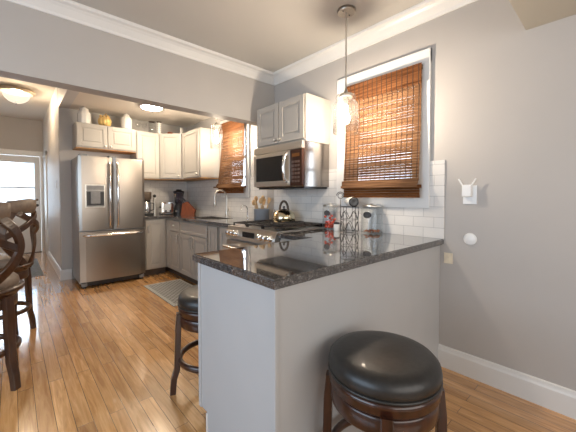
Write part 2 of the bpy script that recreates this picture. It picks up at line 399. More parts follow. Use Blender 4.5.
# ------------------------------------------------------------------ windows
def window(n, xw, op, cas, apron):
    y0, y1, z0, z1 = op; c = cas
    b = B()                                                     # casing, proud of the wall
    b.box(xw - .022, xw, y0 - c, y0, z0 - apron, z1 + c, .003); b.box(xw - .022, xw, y1, y1 + c, z0 - apron, z1 + c, .003)
    b.box(xw - .024, xw, y0 - c, y1 + c, z1, z1 + c, .003); b.box(xw - .020, xw, y0, y1, z0 - apron, z0, .003)
    b.box(xw - .040, xw + .03, y0 - .0, y1 + .0, z0 - .022, z0 + .001, .004)
    # jamb lining
    b.box(xw - .002, xw + T, y0, y0 + .02, z0, z1); b.box(xw - .002, xw + T, y1 - .02, y1, z0, z1); b.box(xw - .002, xw + T, y0, y1, z1 - .02, z1); b.box(xw, xw + T, y0, y1, z0, z0 + .02)
    f = struct(b, 'window_%d' % n, trim_m)
    zm = (z0 + z1) / 2
    for za, zb, xo in ((z0 + .02, zm + .02, .055), (zm - .02, z1 - .02, .085)):
        s = B(); x0 = xw + xo; x1 = x0 + .028; a, c_ = y0 + .02, y1 - .02; w = .045
        s.box(x0, x1, a, a + w, za, zb); s.box(x0, x1, c_ - w, c_, za, zb); s.box(x0, x1, a + w, c_ - w, za, za + w); s.box(x0, x1, a + w, c_ - w, zb - w, zb)
        so = s.build('sash', trim_m, f)
        B().box(x0 + .010, x0 + .016, a + w, c_ - w, za + w, zb - w).build('pane', pane_m, so)
    return f
window(1, XR, W1, .10, .095)
window(2, XK, W2, .09, .10)

# woven shades: slats hang in front of the opening, the lower end gathered in folds
def shade(name, label, xw, y0, y1, ztop, zbot, valance, xo=.045, flare=0.0):
    t = thing(name, label, 'window shade', (xw - xo, (y0 + y1) / 2, ztop), 'woven bamboo window shades')
    x = xw - xo
    B().box(x + .004, x + .030, y0, y1, ztop - .035, ztop, .002).build('headrail', stoolw2_m, t)
    def sheet(z_hi, z_lo, dx, yy0, yy1, pitch=.021, gap=.0013, lean=0.0):
        s = B(); n = int((z_hi - z_lo) / pitch)
        for i in range(n):
            z = z_hi - pitch * (i + 1); k = i / max(1, n - 1); xx = x + dx - lean * k * k
            dz = random.uniform(-.0006, .0006); e = flare * k * k
            s.box(xx - .0022, xx + .0012, yy0 - random.uniform(0, .003), yy1 + e + random.uniform(0, .003), z + gap / 2 + dz, z + pitch - gap / 2)
        return s
    def cords(z_hi, z_lo, dx, lean=0.0):
        s = B(); m = max(5, int((y1 - y0) / .042))
        for k in range(m):
            y = y0 + .015 + (y1 - y0 - .03) * k / (m - 1)
            pts = [(x + dx - .003 - lean * (j / 8) ** 2, y, z_hi + (z_lo - z_hi) * j / 8) for j in range(9)]
            s.rect(pts, .006, .0016, X)
        return s
    zf = zbot + .125                                            # start of the folded stack
    p = sheet(ztop - .01, zf, 0, y0, y1, lean=.03).build('woven_panel', bam_m, t)
    cords(ztop - .01, zf, 0, lean=.03).build('cord', cord_m, p)
    v = sheet(ztop + .004, ztop - valance, -.012, y0 - .004, y1 + .004, gap=.0006).build('valance', bam_dark, t)
    cords(ztop + .004, ztop - valance, -.012).build('cord', cord_m, v)
    f1 = sheet(zf + .02, zbot + .062, -.045, y0 - .004, y1 + .006 + flare, gap=.0005, lean=.018).build('lower_fold', bam_m, t)
    f2 = sheet(zbot + .085, zbot, -.022, y0 - .004, y1 + .004 + flare, gap=.0004).build('bottom_fold', bam_dark, t)
    B().box(x - .05, x + .02, y0, y1 + flare, zbot + .075, zbot + .10).build('fold_filler', bam_dark, f1)
    return t
shade('bamboo_shade', 'large brown woven bamboo shade in white window above the peninsula', XR, .998, 1.672, 2.185, 1.205, .15)
shade('bamboo_shade', 'orange-brown woven shade over the kitchen sink beyond the microwave', XK, 3.47, 4.08, 2.30, 1.262, .16, flare=.07)

# ------------------------------------------------------------------ hall door
d = struct(B().box(DX0 + .005, DX1 - .005, YE + .03, YE + .07, .01, .80).box(DX0 + .005, DX0 + .10, YE + .03, YE + .07, .80, DZ - .01).box(DX1 - .10, DX1 - .005, YE + .03, YE + .07, .80, DZ - .01).box(DX0 + .10, DX1 - .10, YE + .03, YE + .07, 1.93, DZ - .01), 'door_1', trim_m)
g = B().box(DX0 + .10, DX1 - .10, YE + .045, YE + .053, .80, 1.93).build('pane', pane_m, d)
b = B().box(DX0 + .10, DX1 - .10, YE + .033, YE + .067, 1.385, 1.415)
b.build('glazing_bar', trim_m, d)
B().box(DX0 + .09, DX1 - .09, YE + .024, YE + .034, .12, .70, .006).build('lower_panel', trim_m, d)
b = B().cyl((DX1 - .065, YE + .03, 1.02), (DX1 - .065, YE - .03, 1.02), .012); b.tube([(DX1 - .065, YE - .03, 1.02), (DX1 - .12, YE - .035, 1.02), (DX1 - .17, YE - .03, 1.018)], .010)
b.cyl((DX1 - .065, YE + .03, 1.02), (DX1 - .065, YE + .02, 1.02), .03); b.cyl((DX1 - .065, YE + .03, 1.14), (DX1 - .065, YE + .012, 1.14), .024)
b.build('door_handle', blk_plastic, d)
b = B().box(DX1, DX1 + .045, YE - .018, YE, 0, DZ + .09, .003); b.box(DX0 - .09, DX0, YE - .018, YE, 0, DZ + .09, .003); b.box(DX0, DX1, YE - .018, YE, DZ, DZ + .09, .003)
b.box(DX0 - .10, DX1 + .045, YE - .026, YE, DZ + .09, DZ + .105)
struct(b, 'trim_4', trim_m)
struct(B().box(DX0, DX1, YE, YE + T, 0, .012), 'trim_5', stoolw2_m)

# outdoors, seen through the hall door
struct(B().box(-8, 9, YE + T, 20, -.2, -.05), 'ground', grass_m)
h = thing('neighbour_house', 'pale blue-grey house seen through the glass of the hall door', 'house', (0, 14, -.05))
b = B()
for i in range(30): b.prism([(0, 0), (.03, 0), (.005, .16)], (-4, 14.0, -.05 + i * .16), NY, Zv, X, 0, 8)
b.box(-4, 4, 14, 17, -.05, 4.75); b.build('siding', siding_m, h)
for xw in (-.75, .45):
    f = B().box(xw - .4, xw + .4, 13.93, 14.0, 1.0, 2.5).build('window_frame', trim_m, h)
    B().box(xw - .32, xw + .32, 13.92, 13.94, 1.08, 2.42).build('pane', mat('dull_pane', (.30, .38, .45), .2, noise=.1), f)
b = B().prism([(-2.0, 0), (2.0, 0), (0, 1.4)], (0, 15.5, 4.7), Y, Zv, X, -4.3, 4.3); b.build('roof', grey_plastic, h)

# ------------------------------------------------------------------ cabinets
def knob(o, u, n, uu, zz, parent):
    p = Vector(o) + Vector(u) * uu + Vector((0, 0, zz))
    b = B().lathe([(.006, 0), (.006, .012), (.014, .018), (.016, .025), (.011, .031), (0, .032)], p, 14, axis=n)
    return b.build('knob', knob_m, parent)
def pull(o, u, n, uu, z0, z1, parent, horiz=False, u1=None):
    o = Vector(o); u = Vector(u); n = Vector(n); b = B()
    if horiz: a = o + u * uu + Vector((0, 0, z0)); c = o + u * u1 + Vector((0, 0, z0))
    else: a = o + u * uu + Vector((0, 0, z0)); c = o + u * uu + Vector((0, 0, z1))
    b.tube([a + n * .03, c + n * .03], .006, 8)
    for k in (.12, .88): q = a.lerp(c, k); b.tube([q, q + n * .03], .005, 8)
    return b.build('pull', knob_m, parent)
def door(o, u, n, u0, u1, z0, z1, parent, name='door', th=.02, m=None, fr=.055):
    """raised-panel door in the frame (o; u across, n outward)"""
    b = B(); m = m or cab_m
    b.obox(o, u, n, u0, u1, 0, th * .55, z0, z1)
    w = min(fr, (u1 - u0) * .28); wz = min(fr, (z1 - z0) * .28)
    b.obox(o, u, n, u0, u0 + w, .0, th, z0, z1, .003); b.obox(o, u, n, u1 - w, u1, .0, th, z0, z1, .003)
    b.obox(o, u, n, u0 + w, u1 - w, .0, th, z0, z0 + wz, .003); b.obox(o, u, n, u0 + w, u1 - w, .0, th, z1 - wz, z1, .003)
    if (z1 - z0) > .2:
        g = .022; b.obox(o, u, n, u0 + w + g, u1 - w - g, 0, th * .9, z0 + wz + g, z1 - wz - g, .007)
    return b.build(name, m, parent)
def cabinet(label, o, u, n, w, dep, z0, z1, group, toe=0, under=None, extra=None):
    """body whose face lies on o + u*[0,w]; n points out of the face"""
    c = Vector(o) + Vector(u) * w / 2 - Vector(n) * dep / 2
    t = thing('wall_cabinet' if z0 > .5 else 'base_cabinet', label, 'cabinet', (c.x, c.y, z0 if z0 > .5 else 0), group)
    b = B()
    if extra: extra(b)
    else: b.obox(o, u, n, 0, w, -dep, 0, z0 + toe, z1, .002)
    b.build('body', cab_m, t)
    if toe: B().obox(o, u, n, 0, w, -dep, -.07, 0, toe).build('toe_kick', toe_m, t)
    if under: B().obox(o, u, n, .0, w, -dep + .005, -.004, z0 - .010, z0).build('underside', under_m, t)
    return t
UG = 'greige raised-panel wall cabinets'; BG = 'greige base cabinets'
# above the microwave
MY0, MY1 = 1.895, 2.61
o = (1.94, MY1, 0); u = NY; n = NX
t = cabinet('greige two-door wall cabinet directly above the microwave', o, u, n, MY1 - MY0, XR - 1.94, 1.715, 2.135, UG)
w = MY1 - MY0
d = door(o, u, n, .012, w / 2 - .004, 1.735, 2.125, t); knob((1.92, MY1, 0), u, n, w / 2 - .035, 1.765, d)
d = door(o, u, n, w / 2 + .004, w - .012, 1.735, 2.125, t); knob((1.92, MY1, 0), u, n, w / 2 + .035, 1.765, d)
# above the refrigerator
o = (.66, 5.10, 0); u = X; n = NY; w = .775
t = cabinet('wide low greige cabinet with two doors above the refrigerator', o, u, n, w, YB - 5.10, 1.905, 2.25, UG, under=True)
d = door(o, u, n, .01, w / 2 - .004, 1.92, 2.24, t); knob((.66, 5.08, 0), u, n, w / 2 - .035, 1.945, d)
d = door(o, u, n, w / 2 + .004, w - .01, 1.92, 2.24, t); knob((.66, 5.08, 0), u, n, w / 2 + .035, 1.945, d)
# beside it on the back wall
o = (1.438, 5.10, 0); w = .35
t = cabinet('tall narrow greige wall cabinet between fridge cabinet and corner cabinet', o, u, n, w, YB - 5.10 - .01, 1.50, 2.24, UG, under=True)
d = door(o, u, n, .01, w - .01, 1.515, 2.23, t); knob((1.438, 5.08, 0), u, n, .04, 1.55, d)
# diagonal corner cabinet
t = thing('wall_cabinet', 'angled greige corner wall cabinet over the knife block', 'cabinet', (2.1, 5.1, 1.50), UG)
B().prism([(1.792, 5.10), (2.07, 4.822), (XK - .01, 4.822), (XK - .01, YB - .01), (1.792, YB - .01)], (0, 0, 0), X, Y, Zv, 1.50, 2.24).build('body', cab_m, t)
B().prism([(1.80, 5.105), (2.075, 4.83), (XK - .012, 4.83), (XK - .012, YB - .012), (1.80, YB - .012)], (0, 0, 0), X, Y, Zv, 1.49, 1.50).build('underside', under_m, t)
du = Vector((1, -1, 0)).normalized(); dn = Vector((-1, -1, 0)).normalized()
d = door((1.792, 5.10, 0), du, dn, .022, .371, 1.515, 2.23, t); knob(Vector((1.792, 5.10, 0)) + dn * .02, du, dn, .335, 1.55, d)
# right wall
o = (2.07, 4.818, 0); u = NY; n = NX; w = 4.818 - 4.215
t = cabinet('greige wall cabinet with plain end panel left of the sink window', o, u, n, w, XK - 2.07 - .01, 1.50, 2.24, UG, under=True)
d = door(o, u, n, .02, w - .01, 1.515, 2.23, t); knob((2.05, 4.818, 0), u, n, w - .04, 1.55, d)
B().box(2.075, XK - .015, 4.205, 4.216, 1.51, 2.235).build('end_panel', cab_m, t)
# base run on the back wall
o = (1.445, 4.82, 0); u = X; n = NY; w = .345
t = cabinet('greige base cabinet beside the refrigerator under the coffee maker', o, u, n, w, YB - 4.82 - .01, 0, .872, BG, toe=.10)
d = door(o, u, n, .03, w - .025, .12, .855, t); pull((1.445, 4.80, 0), u, n, .06, .66, .78, d)
# base run on the right
XF = 1.79
t = thing('base_cabinet', 'greige corner base cabinet in the back corner of kitchen', 'cabinet', (2.1, 5.1, 0), BG)
B().box(XF + .002, XK - .01, 4.652, YB - .01, .10, .872).build('body', cab_m, t); B().box(XF + .07, XK - .01, 4.652, YB - .02, 0, .10).build('toe_kick', toe_m, t)
d = door((XF, 4.80, 0), NY, NX, .015, .14, .12, .855, t, th=.018)
t = cabinet('narrow greige base cabinet with a drawer, left of the sink cabinet', (XF, 4.648, 0), NY, NX, .375, XK - XF - .01, 0, .872, BG, toe=.10)
d = door((XF, 4.648, 0), NY, NX, .01, .365, .70, .855, t, 'drawer', fr=.03); knob((XF - .02, 4.648, 0), NY, NX, .19, .78, d)
d = door((XF, 4.648, 0), NY, NX, .01, .365, .12, .685, t); pull((XF - .02, 4.648, 0), NY, NX, .335, .54, .66, d)
t = cabinet('wide greige sink base cabinet with two doors and a false front', (XF, 4.27, 0), NY, NX, .84, XK - XF - .01, 0, .872, BG, toe=.10,
            extra=lambda b: [b.box(XF, XK - .01, 3.43, 4.27, .10, .62), b.box(XF, XF + .02, 3.43, 4.27, .62, .872), b.box(XF, XK - .01, 3.43, 3.45, .62, .872), b.box(XF, XK - .01, 4.25, 4.27, .62, .872)])
d = door((XF, 4.27, 0), NY, NX, .01, .83, .70, .855, t, 'false_front', fr=.03)
d = door((XF, 4.27, 0), NY, NX, .01, .416, .12, .685, t); pull((XF - .02, 4.27, 0), NY, NX, .385, .52, .66, d)
d = door((XF, 4.27, 0), NY, NX, .424, .83, .12, .685, t); pull((XF - .02, 4.27, 0), NY, NX, .455, .52, .66, d)
t = cabinet('slim greige pull-out base cabinet with tall handle next to the sink cabinet', (XF, 3.428, 0), NY, NX, .25, XK - XF - .01, 0, .872, BG, toe=.10)
d = door((XF, 3.428, 0), NY, NX, .012, .24, .12, .855, t); pull((XF - .02, 3.428, 0), NY, NX, .03, .62, .82, d)
t = cabinet('greige filler base cabinet between the slim pull-out and the range', (XF, 3.14, 0), NY, NX, .43, XK - XF - .01 - .13, 0, .872, BG, toe=.10)
d = door((XF, 3.14, 0), NY, NX, .01, .42, .12, .855, t)

# peninsula
PX, PY0, PY1 = .722, .868, 1.492
t = thing('peninsula_cabinet', 'pale grey panelled peninsula base holding up the granite top', 'cabinet', (1.5, 1.2, 0))
b = B().box(PX, XR - .002, PY0, PY1 - .075, 0, .872, .002); b.box(PX, XR - .002, PY1 - .08, PY1, .105, .872, .002)
b.build('body', pen_m, t)
b = B().box(PX - .006, PX + .02, PY1 - .022, PY1 + .004, .105, .872, .002); b.build('corner_trim', pen_m, t); B().box(PX - .004, PX + .012, PY0 - .006, PY0 + .012, 0, .872, .002).build('corner_trim', pen_m, t)
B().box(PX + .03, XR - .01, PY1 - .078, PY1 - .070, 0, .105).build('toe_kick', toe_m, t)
B().box(PX - .004, PX + .0, PY1 - .085, PY1 - .072, .0, .10).build('toe_notch_edge', trim_m, t)
for a in (0, 1, 2):
    d = door((1.60 - a * .29, PY1, 0), NX, Y, .005, .28, .125, .855, t); pull((1.60 - a * .29, PY1 + .02, 0), NX, Y, .03, .70, .82, d)
t = cabinet('grey corner base cabinet between the peninsula and range', (1.65, 1.905, 0), NY, NX, .405, XR - 1.65 - .002, 0, .872, None, toe=.10)
d = door((1.65, 1.905, 0), NY, NX, .012, .36, .12, .855, t)

# stone tops: outline polygons extruded with a softened edge
def slab(name, label, poly, z0, z1, hole=None):
    bm = bmesh.new(); vs = [bm.verts.new((x, y, z0)) for x, y in poly]; f = bm.faces.new(vs)
    r = bmesh.ops.extrude_face_region(bm, geom=[f]); bmesh.ops.translate(bm, vec=(0, 0, z1 - z0), verts=[v for v in r['geom'] if isinstance(v, bmesh.types.BMVert)])
    bmesh.ops.recalc_face_normals(bm, faces=bm.faces[:])
    bmesh.ops.bevel(bm, geom=[e for e in bm.edges if abs(e.verts[0].co.z - e.verts[1].co.z) < .01], offset=.007, segments=3, affect='EDGES')
    if hole:
        pass
    b = B().addbm(bm); o = b.build(name, granite_m); return tag(o, label, 'countertop')
slab('countertop', 'speckled dark granite countertop on the peninsula, glossy with stools beside it',
     [(.700, .844), (XR - .001, .844), (XR - .001, 1.908), (1.625, 1.908), (1.625, 1.525), (.700, 1.525)], .873, .914)
# kitchen top with the sink cut-out built as a frame of outlines round the hole
SY0, SY1, SX0, SX1 = 3.55, 4.20, 1.87, 2.24
b = B(); z0, z1 = .873, .914
b.box(XF - .035, SX0, 2.715, 4.785, z0, z1, .006); b.box(SX1, XK - .011, 2.875, YB - .011, z0, z1, .006)
b.box(SX0 - .005, SX1 + .005, 2.875, SY0, z0 + .0002, z1 - .0002, .006); b.box(SX0 - .005, SX1 + .005, SY1, YB - .011, z0 + .0002, z1 - .0002, .006)
b.box(1.442, SX0, 4.785, YB - .011, z0, z1 - .0003, .006); b.box(SX0 - .005, XR, 2.715, 2.88, z0, z1 - .0003, .006)
tag(b.build('countertop', granite_m), 'speckled dark granite countertop running past the sink into the back corner', 'countertop')
t = thing('sink', 'stainless undermount sink set into the granite below the shaded window', 'sink', (2.055, 3.875, .70))
b = B(); g = .012
b.box(SX0 - g, SX1 + g, SY0 - g, SY1 + g, .69, .70); b.box(SX0 - g, SX0, SY0 - g, SY1 + g, .70, .872); b.box(SX1, SX1 + g, SY0 - g, SY1 + g, .70, .872); b.box(SX0, SX1, SY0 - g, SY0, .70, .872); b.box(SX0, SX1, SY1, SY1 + g, .70, .872)
b.build('bowl', steel_y, t)
B().lathe([(.04, .7), (.04, .704), (.02, .705), (0, .703)], (2.055, 3.875, 0), 20).build('drain', chrome_m, t)

# faucet: gooseneck arcing out over the sink
fx, fy = 2.30, 3.86
t = thing('faucet', 'tall brushed gooseneck kitchen faucet behind the sink', 'faucet', (fx, fy, .914))
B().lathe([(.03, .914), (.03, .925), (.022, .935), (.020, .96), (.018, 1.0)], (fx, fy, 0), 18).build('base', knob_m, t)
pts = [(fx, fy, .98), (fx, fy, 1.21)] + [(fx - .095 + .095 * math.cos(a), fy, 1.21 + .095 * math.sin(a)) for a in [PI * k / 10 for k in range(1, 10)]] + [(fx - .19, fy, 1.20), (fx - .19, fy, 1.15)]
B().tube(pts, .012, 10).build('spout', knob_m, t)
B().lathe([(.014, 1.07), (.019, 1.08), (.019, 1.14), (.014, 1.152)], (fx - .19, fy, 0), 14).build('spray_head', knob_m, t)
B().tube([(fx, fy - .01, .99), (fx - .01, fy - .06, 1.01), (fx - .02, fy - .10, 1.05)], [.009, .008, .006], 8).build('lever', knob_m, t)
fx, fy = 2.28, 3.30
t = thing('filter_tap', 'small curved tap between the kitchen faucet and the utensil crock', 'faucet', (fx, fy, .914))
B().lathe([(.02, .914), (.02, .922), (.011, .93), (.010, .96)], (fx, fy, 0), 14).build('base', chrome_m, t)
pts = [(fx, fy, .94), (fx, fy, 1.05)] + [(fx - .05 + .05 * math.cos(a), fy + .0, 1.05 + .05 * math.sin(a)) for a in [PI * k / 8 for k in range(1, 8)]] + [(fx - .105, fy, 1.03)]
B().tube(pts, .008, 8).build('spout', chrome_m, t)

# ------------------------------------------------------------------ refrigerator
FX0, FX1, FY = .63, 1.436, 4.70
t = thing('refrigerator', 'stainless french-door refrigerator with water dispenser and bottom freezer', 'refrigerator', (1.03, 5.05, 0))
B().box(FX0 + .004, FX1 - .004, FY + .075, 5.40, .055, 1.745, .005).build('body', steel_side, t)
def bowed(b, x0, x1, y, z0, z1, bow=.012, th=.065):
    """door slab whose front bulges slightly"""
    n = 12; poly = [(x0, y + th)]
    for k in range(n + 1):
        q = k / n; e = min(q, 1 - q); r = .010 * max(0, 1 - e / .04) ** 2
        poly.append((x0 + (x1 - x0) * q, y + r * 1.0 + bow * (2 * q - 1) ** 2))
    poly.append((x1, y + th)); return b.prism(poly, (0, 0, 0), X, Y, Zv, z0, z1)
xm = FX0 + .395
hz0, hz1 = .80, 1.68
for (x0, x1, hx, nm) in ((FX0, xm - .004, xm - .045, 'l'), (xm + .004, FX1, xm + .05, 'r')):
    d = bowed(B(), x0, x1, FY, .765, 1.745).build('door', steel_m, t)
    b = B().tube([(hx, FY - .01 + .012, hz0), (hx, FY - .045, hz0 + .05), (hx, FY - .052, (hz0 + hz1) / 2), (hx, FY - .045, hz1 - .05), (hx, FY + .0, hz1)], .015, 12)
    b.build('door_handle', chrome_m, d)
    if nm == 'l':
        cx0, cx1, cz0, cz1 = FX0 + .068, FX0 + .298, 1.065, 1.375
        p = B().box(cx0, cx1, FY - .006, FY + .02, cz0, cz1, .006).build('dispenser_frame', knob_m, d)
        B().box(cx0 + .014, cx1 - .014, FY - .010, FY, cz1 - .075, cz1 - .014, .003).build('dispenser_controls', grey_plastic, p)
        b = B().box(cx0 + .014, cx1 - .014, FY - .0085, FY - .002, cz0 + .016, cz1 - .085, .002)
        b.build('dispenser_recess', blk_plastic, p)
        b = B().box(cx0 + .06, cx1 - .06, FY - .022, FY - .008, cz0 + .055, cz1 - .095, .004); b.box(cx0 + .02, cx1 - .02, FY - .030, FY - .006, cz0 + .018, cz0 + .030, .003)
        b.box(cx0 + .02, cx1 - .02, FY - .016, FY - .008, cz1 - .10, cz1 - .078, .003)
        b.build('dispenser_paddle', grey_plastic, p)
d = bowed(B(), FX0, FX1, FY, .085, .750).build('freezer_drawer', steel_m, t)
b = B().tube([(FX0 + .05, FY + .006, .700), (FX0 + .075, FY - .048, .700)] + [(FX0 + .075 + (FX1 - FX0 - .15) * k / 8, FY - .052, .700) for k in range(1, 8)] + [(FX1 - .075, FY - .048, .700), (FX1 - .05, FY + .006, .700)], .016, 12)
b.build('drawer_handle', chrome_m, d)
for x in (FX0 + .06, FX1 - .06, xm):
    B().box(x - .045, x + .045, FY + .01, FY + .13, 1.745, 1.772, .006).build('hinge_cover', grey_plastic, t)
B().box(FX0 + .02, FX1 - .02, FY + .06, FY + .10, .02, .085).build('kick_grille', blk_plastic, t)
for x in (FX0 + .05, FX1 - .05):
    B().box(x - .03, x + .03, FY + .02, FY + .09, .025, .07, .006).build('foot_bracket', grey_plastic, t)
    B().cyl((x, FY + .05, 0), (x, FY + .05, .04), .02).build('foot', blk_plastic, t)
    B().cyl((x, 5.30, 0), (x, 5.30, .06), .02).build('foot', blk_plastic, t)

# ------------------------------------------------------------------ range
RX, RY0, RY1 = 1.60, 1.925, 2.69
t = thing('gas_range', 'stainless slide-in gas range under the microwave', 'range', (1.93, 2.31, 0))
B().box(RX + .05, XR - .02, RY0, RY1, .06, .895, .003).build('body', steel_side, t)
B().box(RX + .02, XR - .015, RY0 - .006, RY1 + .006, .895, .922, .004).build('cooktop', steel_y, t)
p = B().prism([(.05, .795), (-.012, .805), (.02, .905), (.06, .915)], (RX, 0, 0), X, Zv, Y, RY0, RY1).build('control_panel', steel_y, t)
nrm = Vector((-.952, 0, .305)).normalized()
for y in (RY0 + .06, RY0 + .125, RY0 + .19, RY1 - .06, RY1 - .125, RY1 - .19):
    c = Vector((RX + .002, y, .855))
    k = B().lathe([(.030, 0), (.030, .006), (.025, .008), (.023, .036), (.019, .042), (0, .043)], c, 18, axis=nrm).build('control_knob', chrome_m, p)
    B().obox(c + nrm * .043, Y, (1, 0, 0), -.004, .004, -.003, .002, -.016, .016).build('knob_pointer', grey_plastic, k)
B().obox((RX + .0, 0, 0), Y, nrm, RY0 + .29, RY1 - .29, -.004, .003, .835, .885).build('display', black_m, p)
d = B().box(RX, RX + .05, RY0 + .004, RY1 - .004, .235, .785, .006).build('oven_door', steel_y, t)
B().box(RX - .003, RX + .004, RY0 + .12, RY1 - .12, .35, .64, .003).build('oven_glass', black_m, d)
b = B().tube([(RX - .055, RY0 + .04, .725), (RX - .055, RY1 - .04, .725)], .014, 12)
for y in (RY0 + .07, RY1 - .07): b.box(RX - .055, RX + .002, y - .014, y + .014, .712, .738, .004)
b.build('door_handle', chrome_m, d)
B().box(RX + .005, RX + .05, RY0 + .004, RY1 - .004, .075, .225, .006).build('warming_drawer', steel_y, t)
B().box(RX + .06, XR - .05, RY0 + .03, RY1 - .03, 0, .07).build('plinth', blk_plastic, t)
b = B().box(XR - .06, XR - .012, RY0, RY1, .92, .955, .004); b.build('rear_vent', black_m, t)
# burners and three continuous grates
for (x, y, r) in ((1.78, 2.07, .05), (2.06, 2.07, .04), (1.92, 2.307, .055), (1.78, 2.55, .045), (2.06, 2.55, .04)):
    bn = B().lathe([(r, .922), (r, .930), (r * .8, .936), (r * .8, .944), (0, .945)], (x, y, 0), 20).build('burner', iron_m, t)
for k in range(3):
    a0 = RY0 + .02 + k * .245; a1 = a0 + .235; g = B(); x0, x1 = RX + .07, XR - .07; z = .955
    w = .012
    g.box(x0, x1, a0, a0 + w, z - .012, z, .002); g.box(x0, x1, a1 - w, a1, z - .012, z, .002); g.box(x0, x0 + w, a0, a1, z - .012, z, .002); g.box(x1 - w, x1, a0, a1, z - .012, z, .002)
    for q in (.25, .5, .75): g.box(x0 + (x1 - x0) * q - w / 2, x0 + (x1 - x0) * q + w / 2, a0, a1, z - .012, z + .002, .002)
    g.box(x0, x1, (a0 + a1) / 2 - w / 2, (a0 + a1) / 2 + w / 2, z - .012, z + .002, .002)
    for xx in (x0, x1 - w):
        for yy in (a0, a1 - w): g.box(xx, xx + w, yy, yy + w, .922, z, .001)
    g.build('grate', iron_m, t)

# griddle pan lying on the near grate
t = thing('griddle', 'black cast-iron griddle lying on the near end of the range', 'griddle', (1.84, 2.05, .957))
b = B().box(1.72, 2.00, 1.965, 2.135, .957, .966, .004)
for a in ((1.72, 2.0, 1.965, 1.973), (1.72, 2.0, 2.127, 2.135), (1.72, 1.728, 1.965, 2.135), (1.992, 2.0, 1.965, 2.135)): b.box(*a, .96, .978, .002)
b.build('plate', iron_m, t)
b = B()
for xx, s in ((1.72, -1), (2.0, 1)): b.tube([(xx, 2.02, .972), (xx + s * .035, 2.025, .978), (xx + s * .035, 2.075, .978), (xx, 2.08, .972)], .006, 8)
b.build('loop_handle', iron_m, t)

# ------------------------------------------------------------------ microwave
MX = 1.885
t = thing('microwave', 'stainless over-the-range microwave hung beneath a two-door cabinet', 'microwave', (2.07, 2.25, 1.30))
B().box(MX + .035, XR - .012, MY0, MY1, 1.305, 1.712, .003).build('body', mat('dark_polished_steel', (.30, .27, .245), .2, 1, noise=.04, nscale=8), t)
B().box(MX + .05, XR - .02, MY0 + .02, MY1 - .02, 1.288, 1.306).build('grease_filter', black_m, t)
ys = MY0 + .155
d = B().box(MX, MX + .034, ys + .002, MY1, 1.315, 1.640, .005).build('door', steel_y, t)
B().box(MX - .003, MX + .004, ys + .075, MY1 - .045, 1.365, 1.605, .003).build('door_window', black_m, d)
b = B().tube([(MX + .0, ys + .035, 1.345), (MX - .035, ys + .037, 1.375), (MX - .050, ys + .039, 1.48), (MX - .035, ys + .037, 1.585), (MX + .0, ys + .035, 1.615)], .013, 12)
b.build('door_handle', chrome_m, d)
p = B().box(MX + .001, MX + .034, MY0, ys - .002, 1.315, 1.640, .004).build('control_panel', panel_m, t)
B().box(MX - .002, MX + .003, MY0 + .03, ys - .03, 1.575, 1.605).build('clock_display', display_m, p)
b = B()
for i in range(6):
    for j in range(3): b.box(MX - .0025, MX + .003, MY0 + .028 + j * .036, MY0 + .055 + j * .036, 1.345 + i * .035, 1.365 + i * .035, .001)
b.build('keypad', key_m, p)
b = B().box(MX + .004, MX + .036, MY0, MY1, 1.645, 1.712, .003); v = b.build('vent_panel', steel_y, t)

# ------------------------------------------------------------------ ceiling lamps
def pendant(label, x, y, zc, ztop, zbot, energy, r=.093):
    t = thing('pendant_lamp', label, 'pendant light', (x, y, zc), 'clear glass pendant lamps')
    B().lathe([(.062, zc - .022), (.066, zc - .016), (.066, zc), (0, zc)][::1], (x, y, 0), 28).build('ceiling_canopy', mat('bronze_nickel', (.36, .31, .26), .32, 1, noise=.05, nscale=40), t)
    b = B()
    for s in (-1, 1): b.sphere((x + s * .038, y, zc - .022), .006, seg=8)
    b.build('canopy_screw', blk_plastic, t)
    B().cyl((x, y, ztop - .01), (x, y, zc - .015), .006, 10).build('rod', knob_m, t)
    B().lathe([(.05, ztop - .028), (.052, ztop - .02), (.045, ztop - .006), (.018, ztop + .004), (.010, ztop + .03), (0, ztop + .031)], (x, y, 0), 24).build('shade_cap', knob_m, t)
    # clear glass: shouldered cylinder, open at the bottom
    pf = [(.050, ztop - .004), (.070, ztop - .014), (.076, ztop - .035), (.070, ztop - .055), (.082, ztop - .065), (r, ztop - .085), (r, zbot), (r - .003, zbot), (r - .003, ztop - .084), (.080, ztop - .067), (.067, ztop - .055)]
    B().lathe(pf, (x, y, 0), 36).build('glass_shade', bulb_glass, t)
    zb = zbot + .115
    B().lathe([(.017, ztop - .09), (.019, ztop - .08), (.019, ztop - .03), (.015, ztop - .026)], (x, y, 0), 16).build('socket', knob_m, t)
    lm = emis('lit_bulb', (1.0, .84, .66), energy / (PI * .0112))
    B().lathe([(0, zb - .045), (.014, zb - .042), (.027, zb - .025), (.030, zb - .004), (.025, zb + .02), (.014, zb + .045), (.012, ztop - .09)], (x, y, 0), 20).build('bulb', lm, t)
    return t
pendant('clear glass pendant lamp hanging over the granite peninsula', 1.858, 1.401, HC, 1.985, 1.69, 19)
pendant('clear glass pendant lamp hanging before the sink window', 2.05, 3.69, HK, 2.19, 1.865, 15, r=.082)

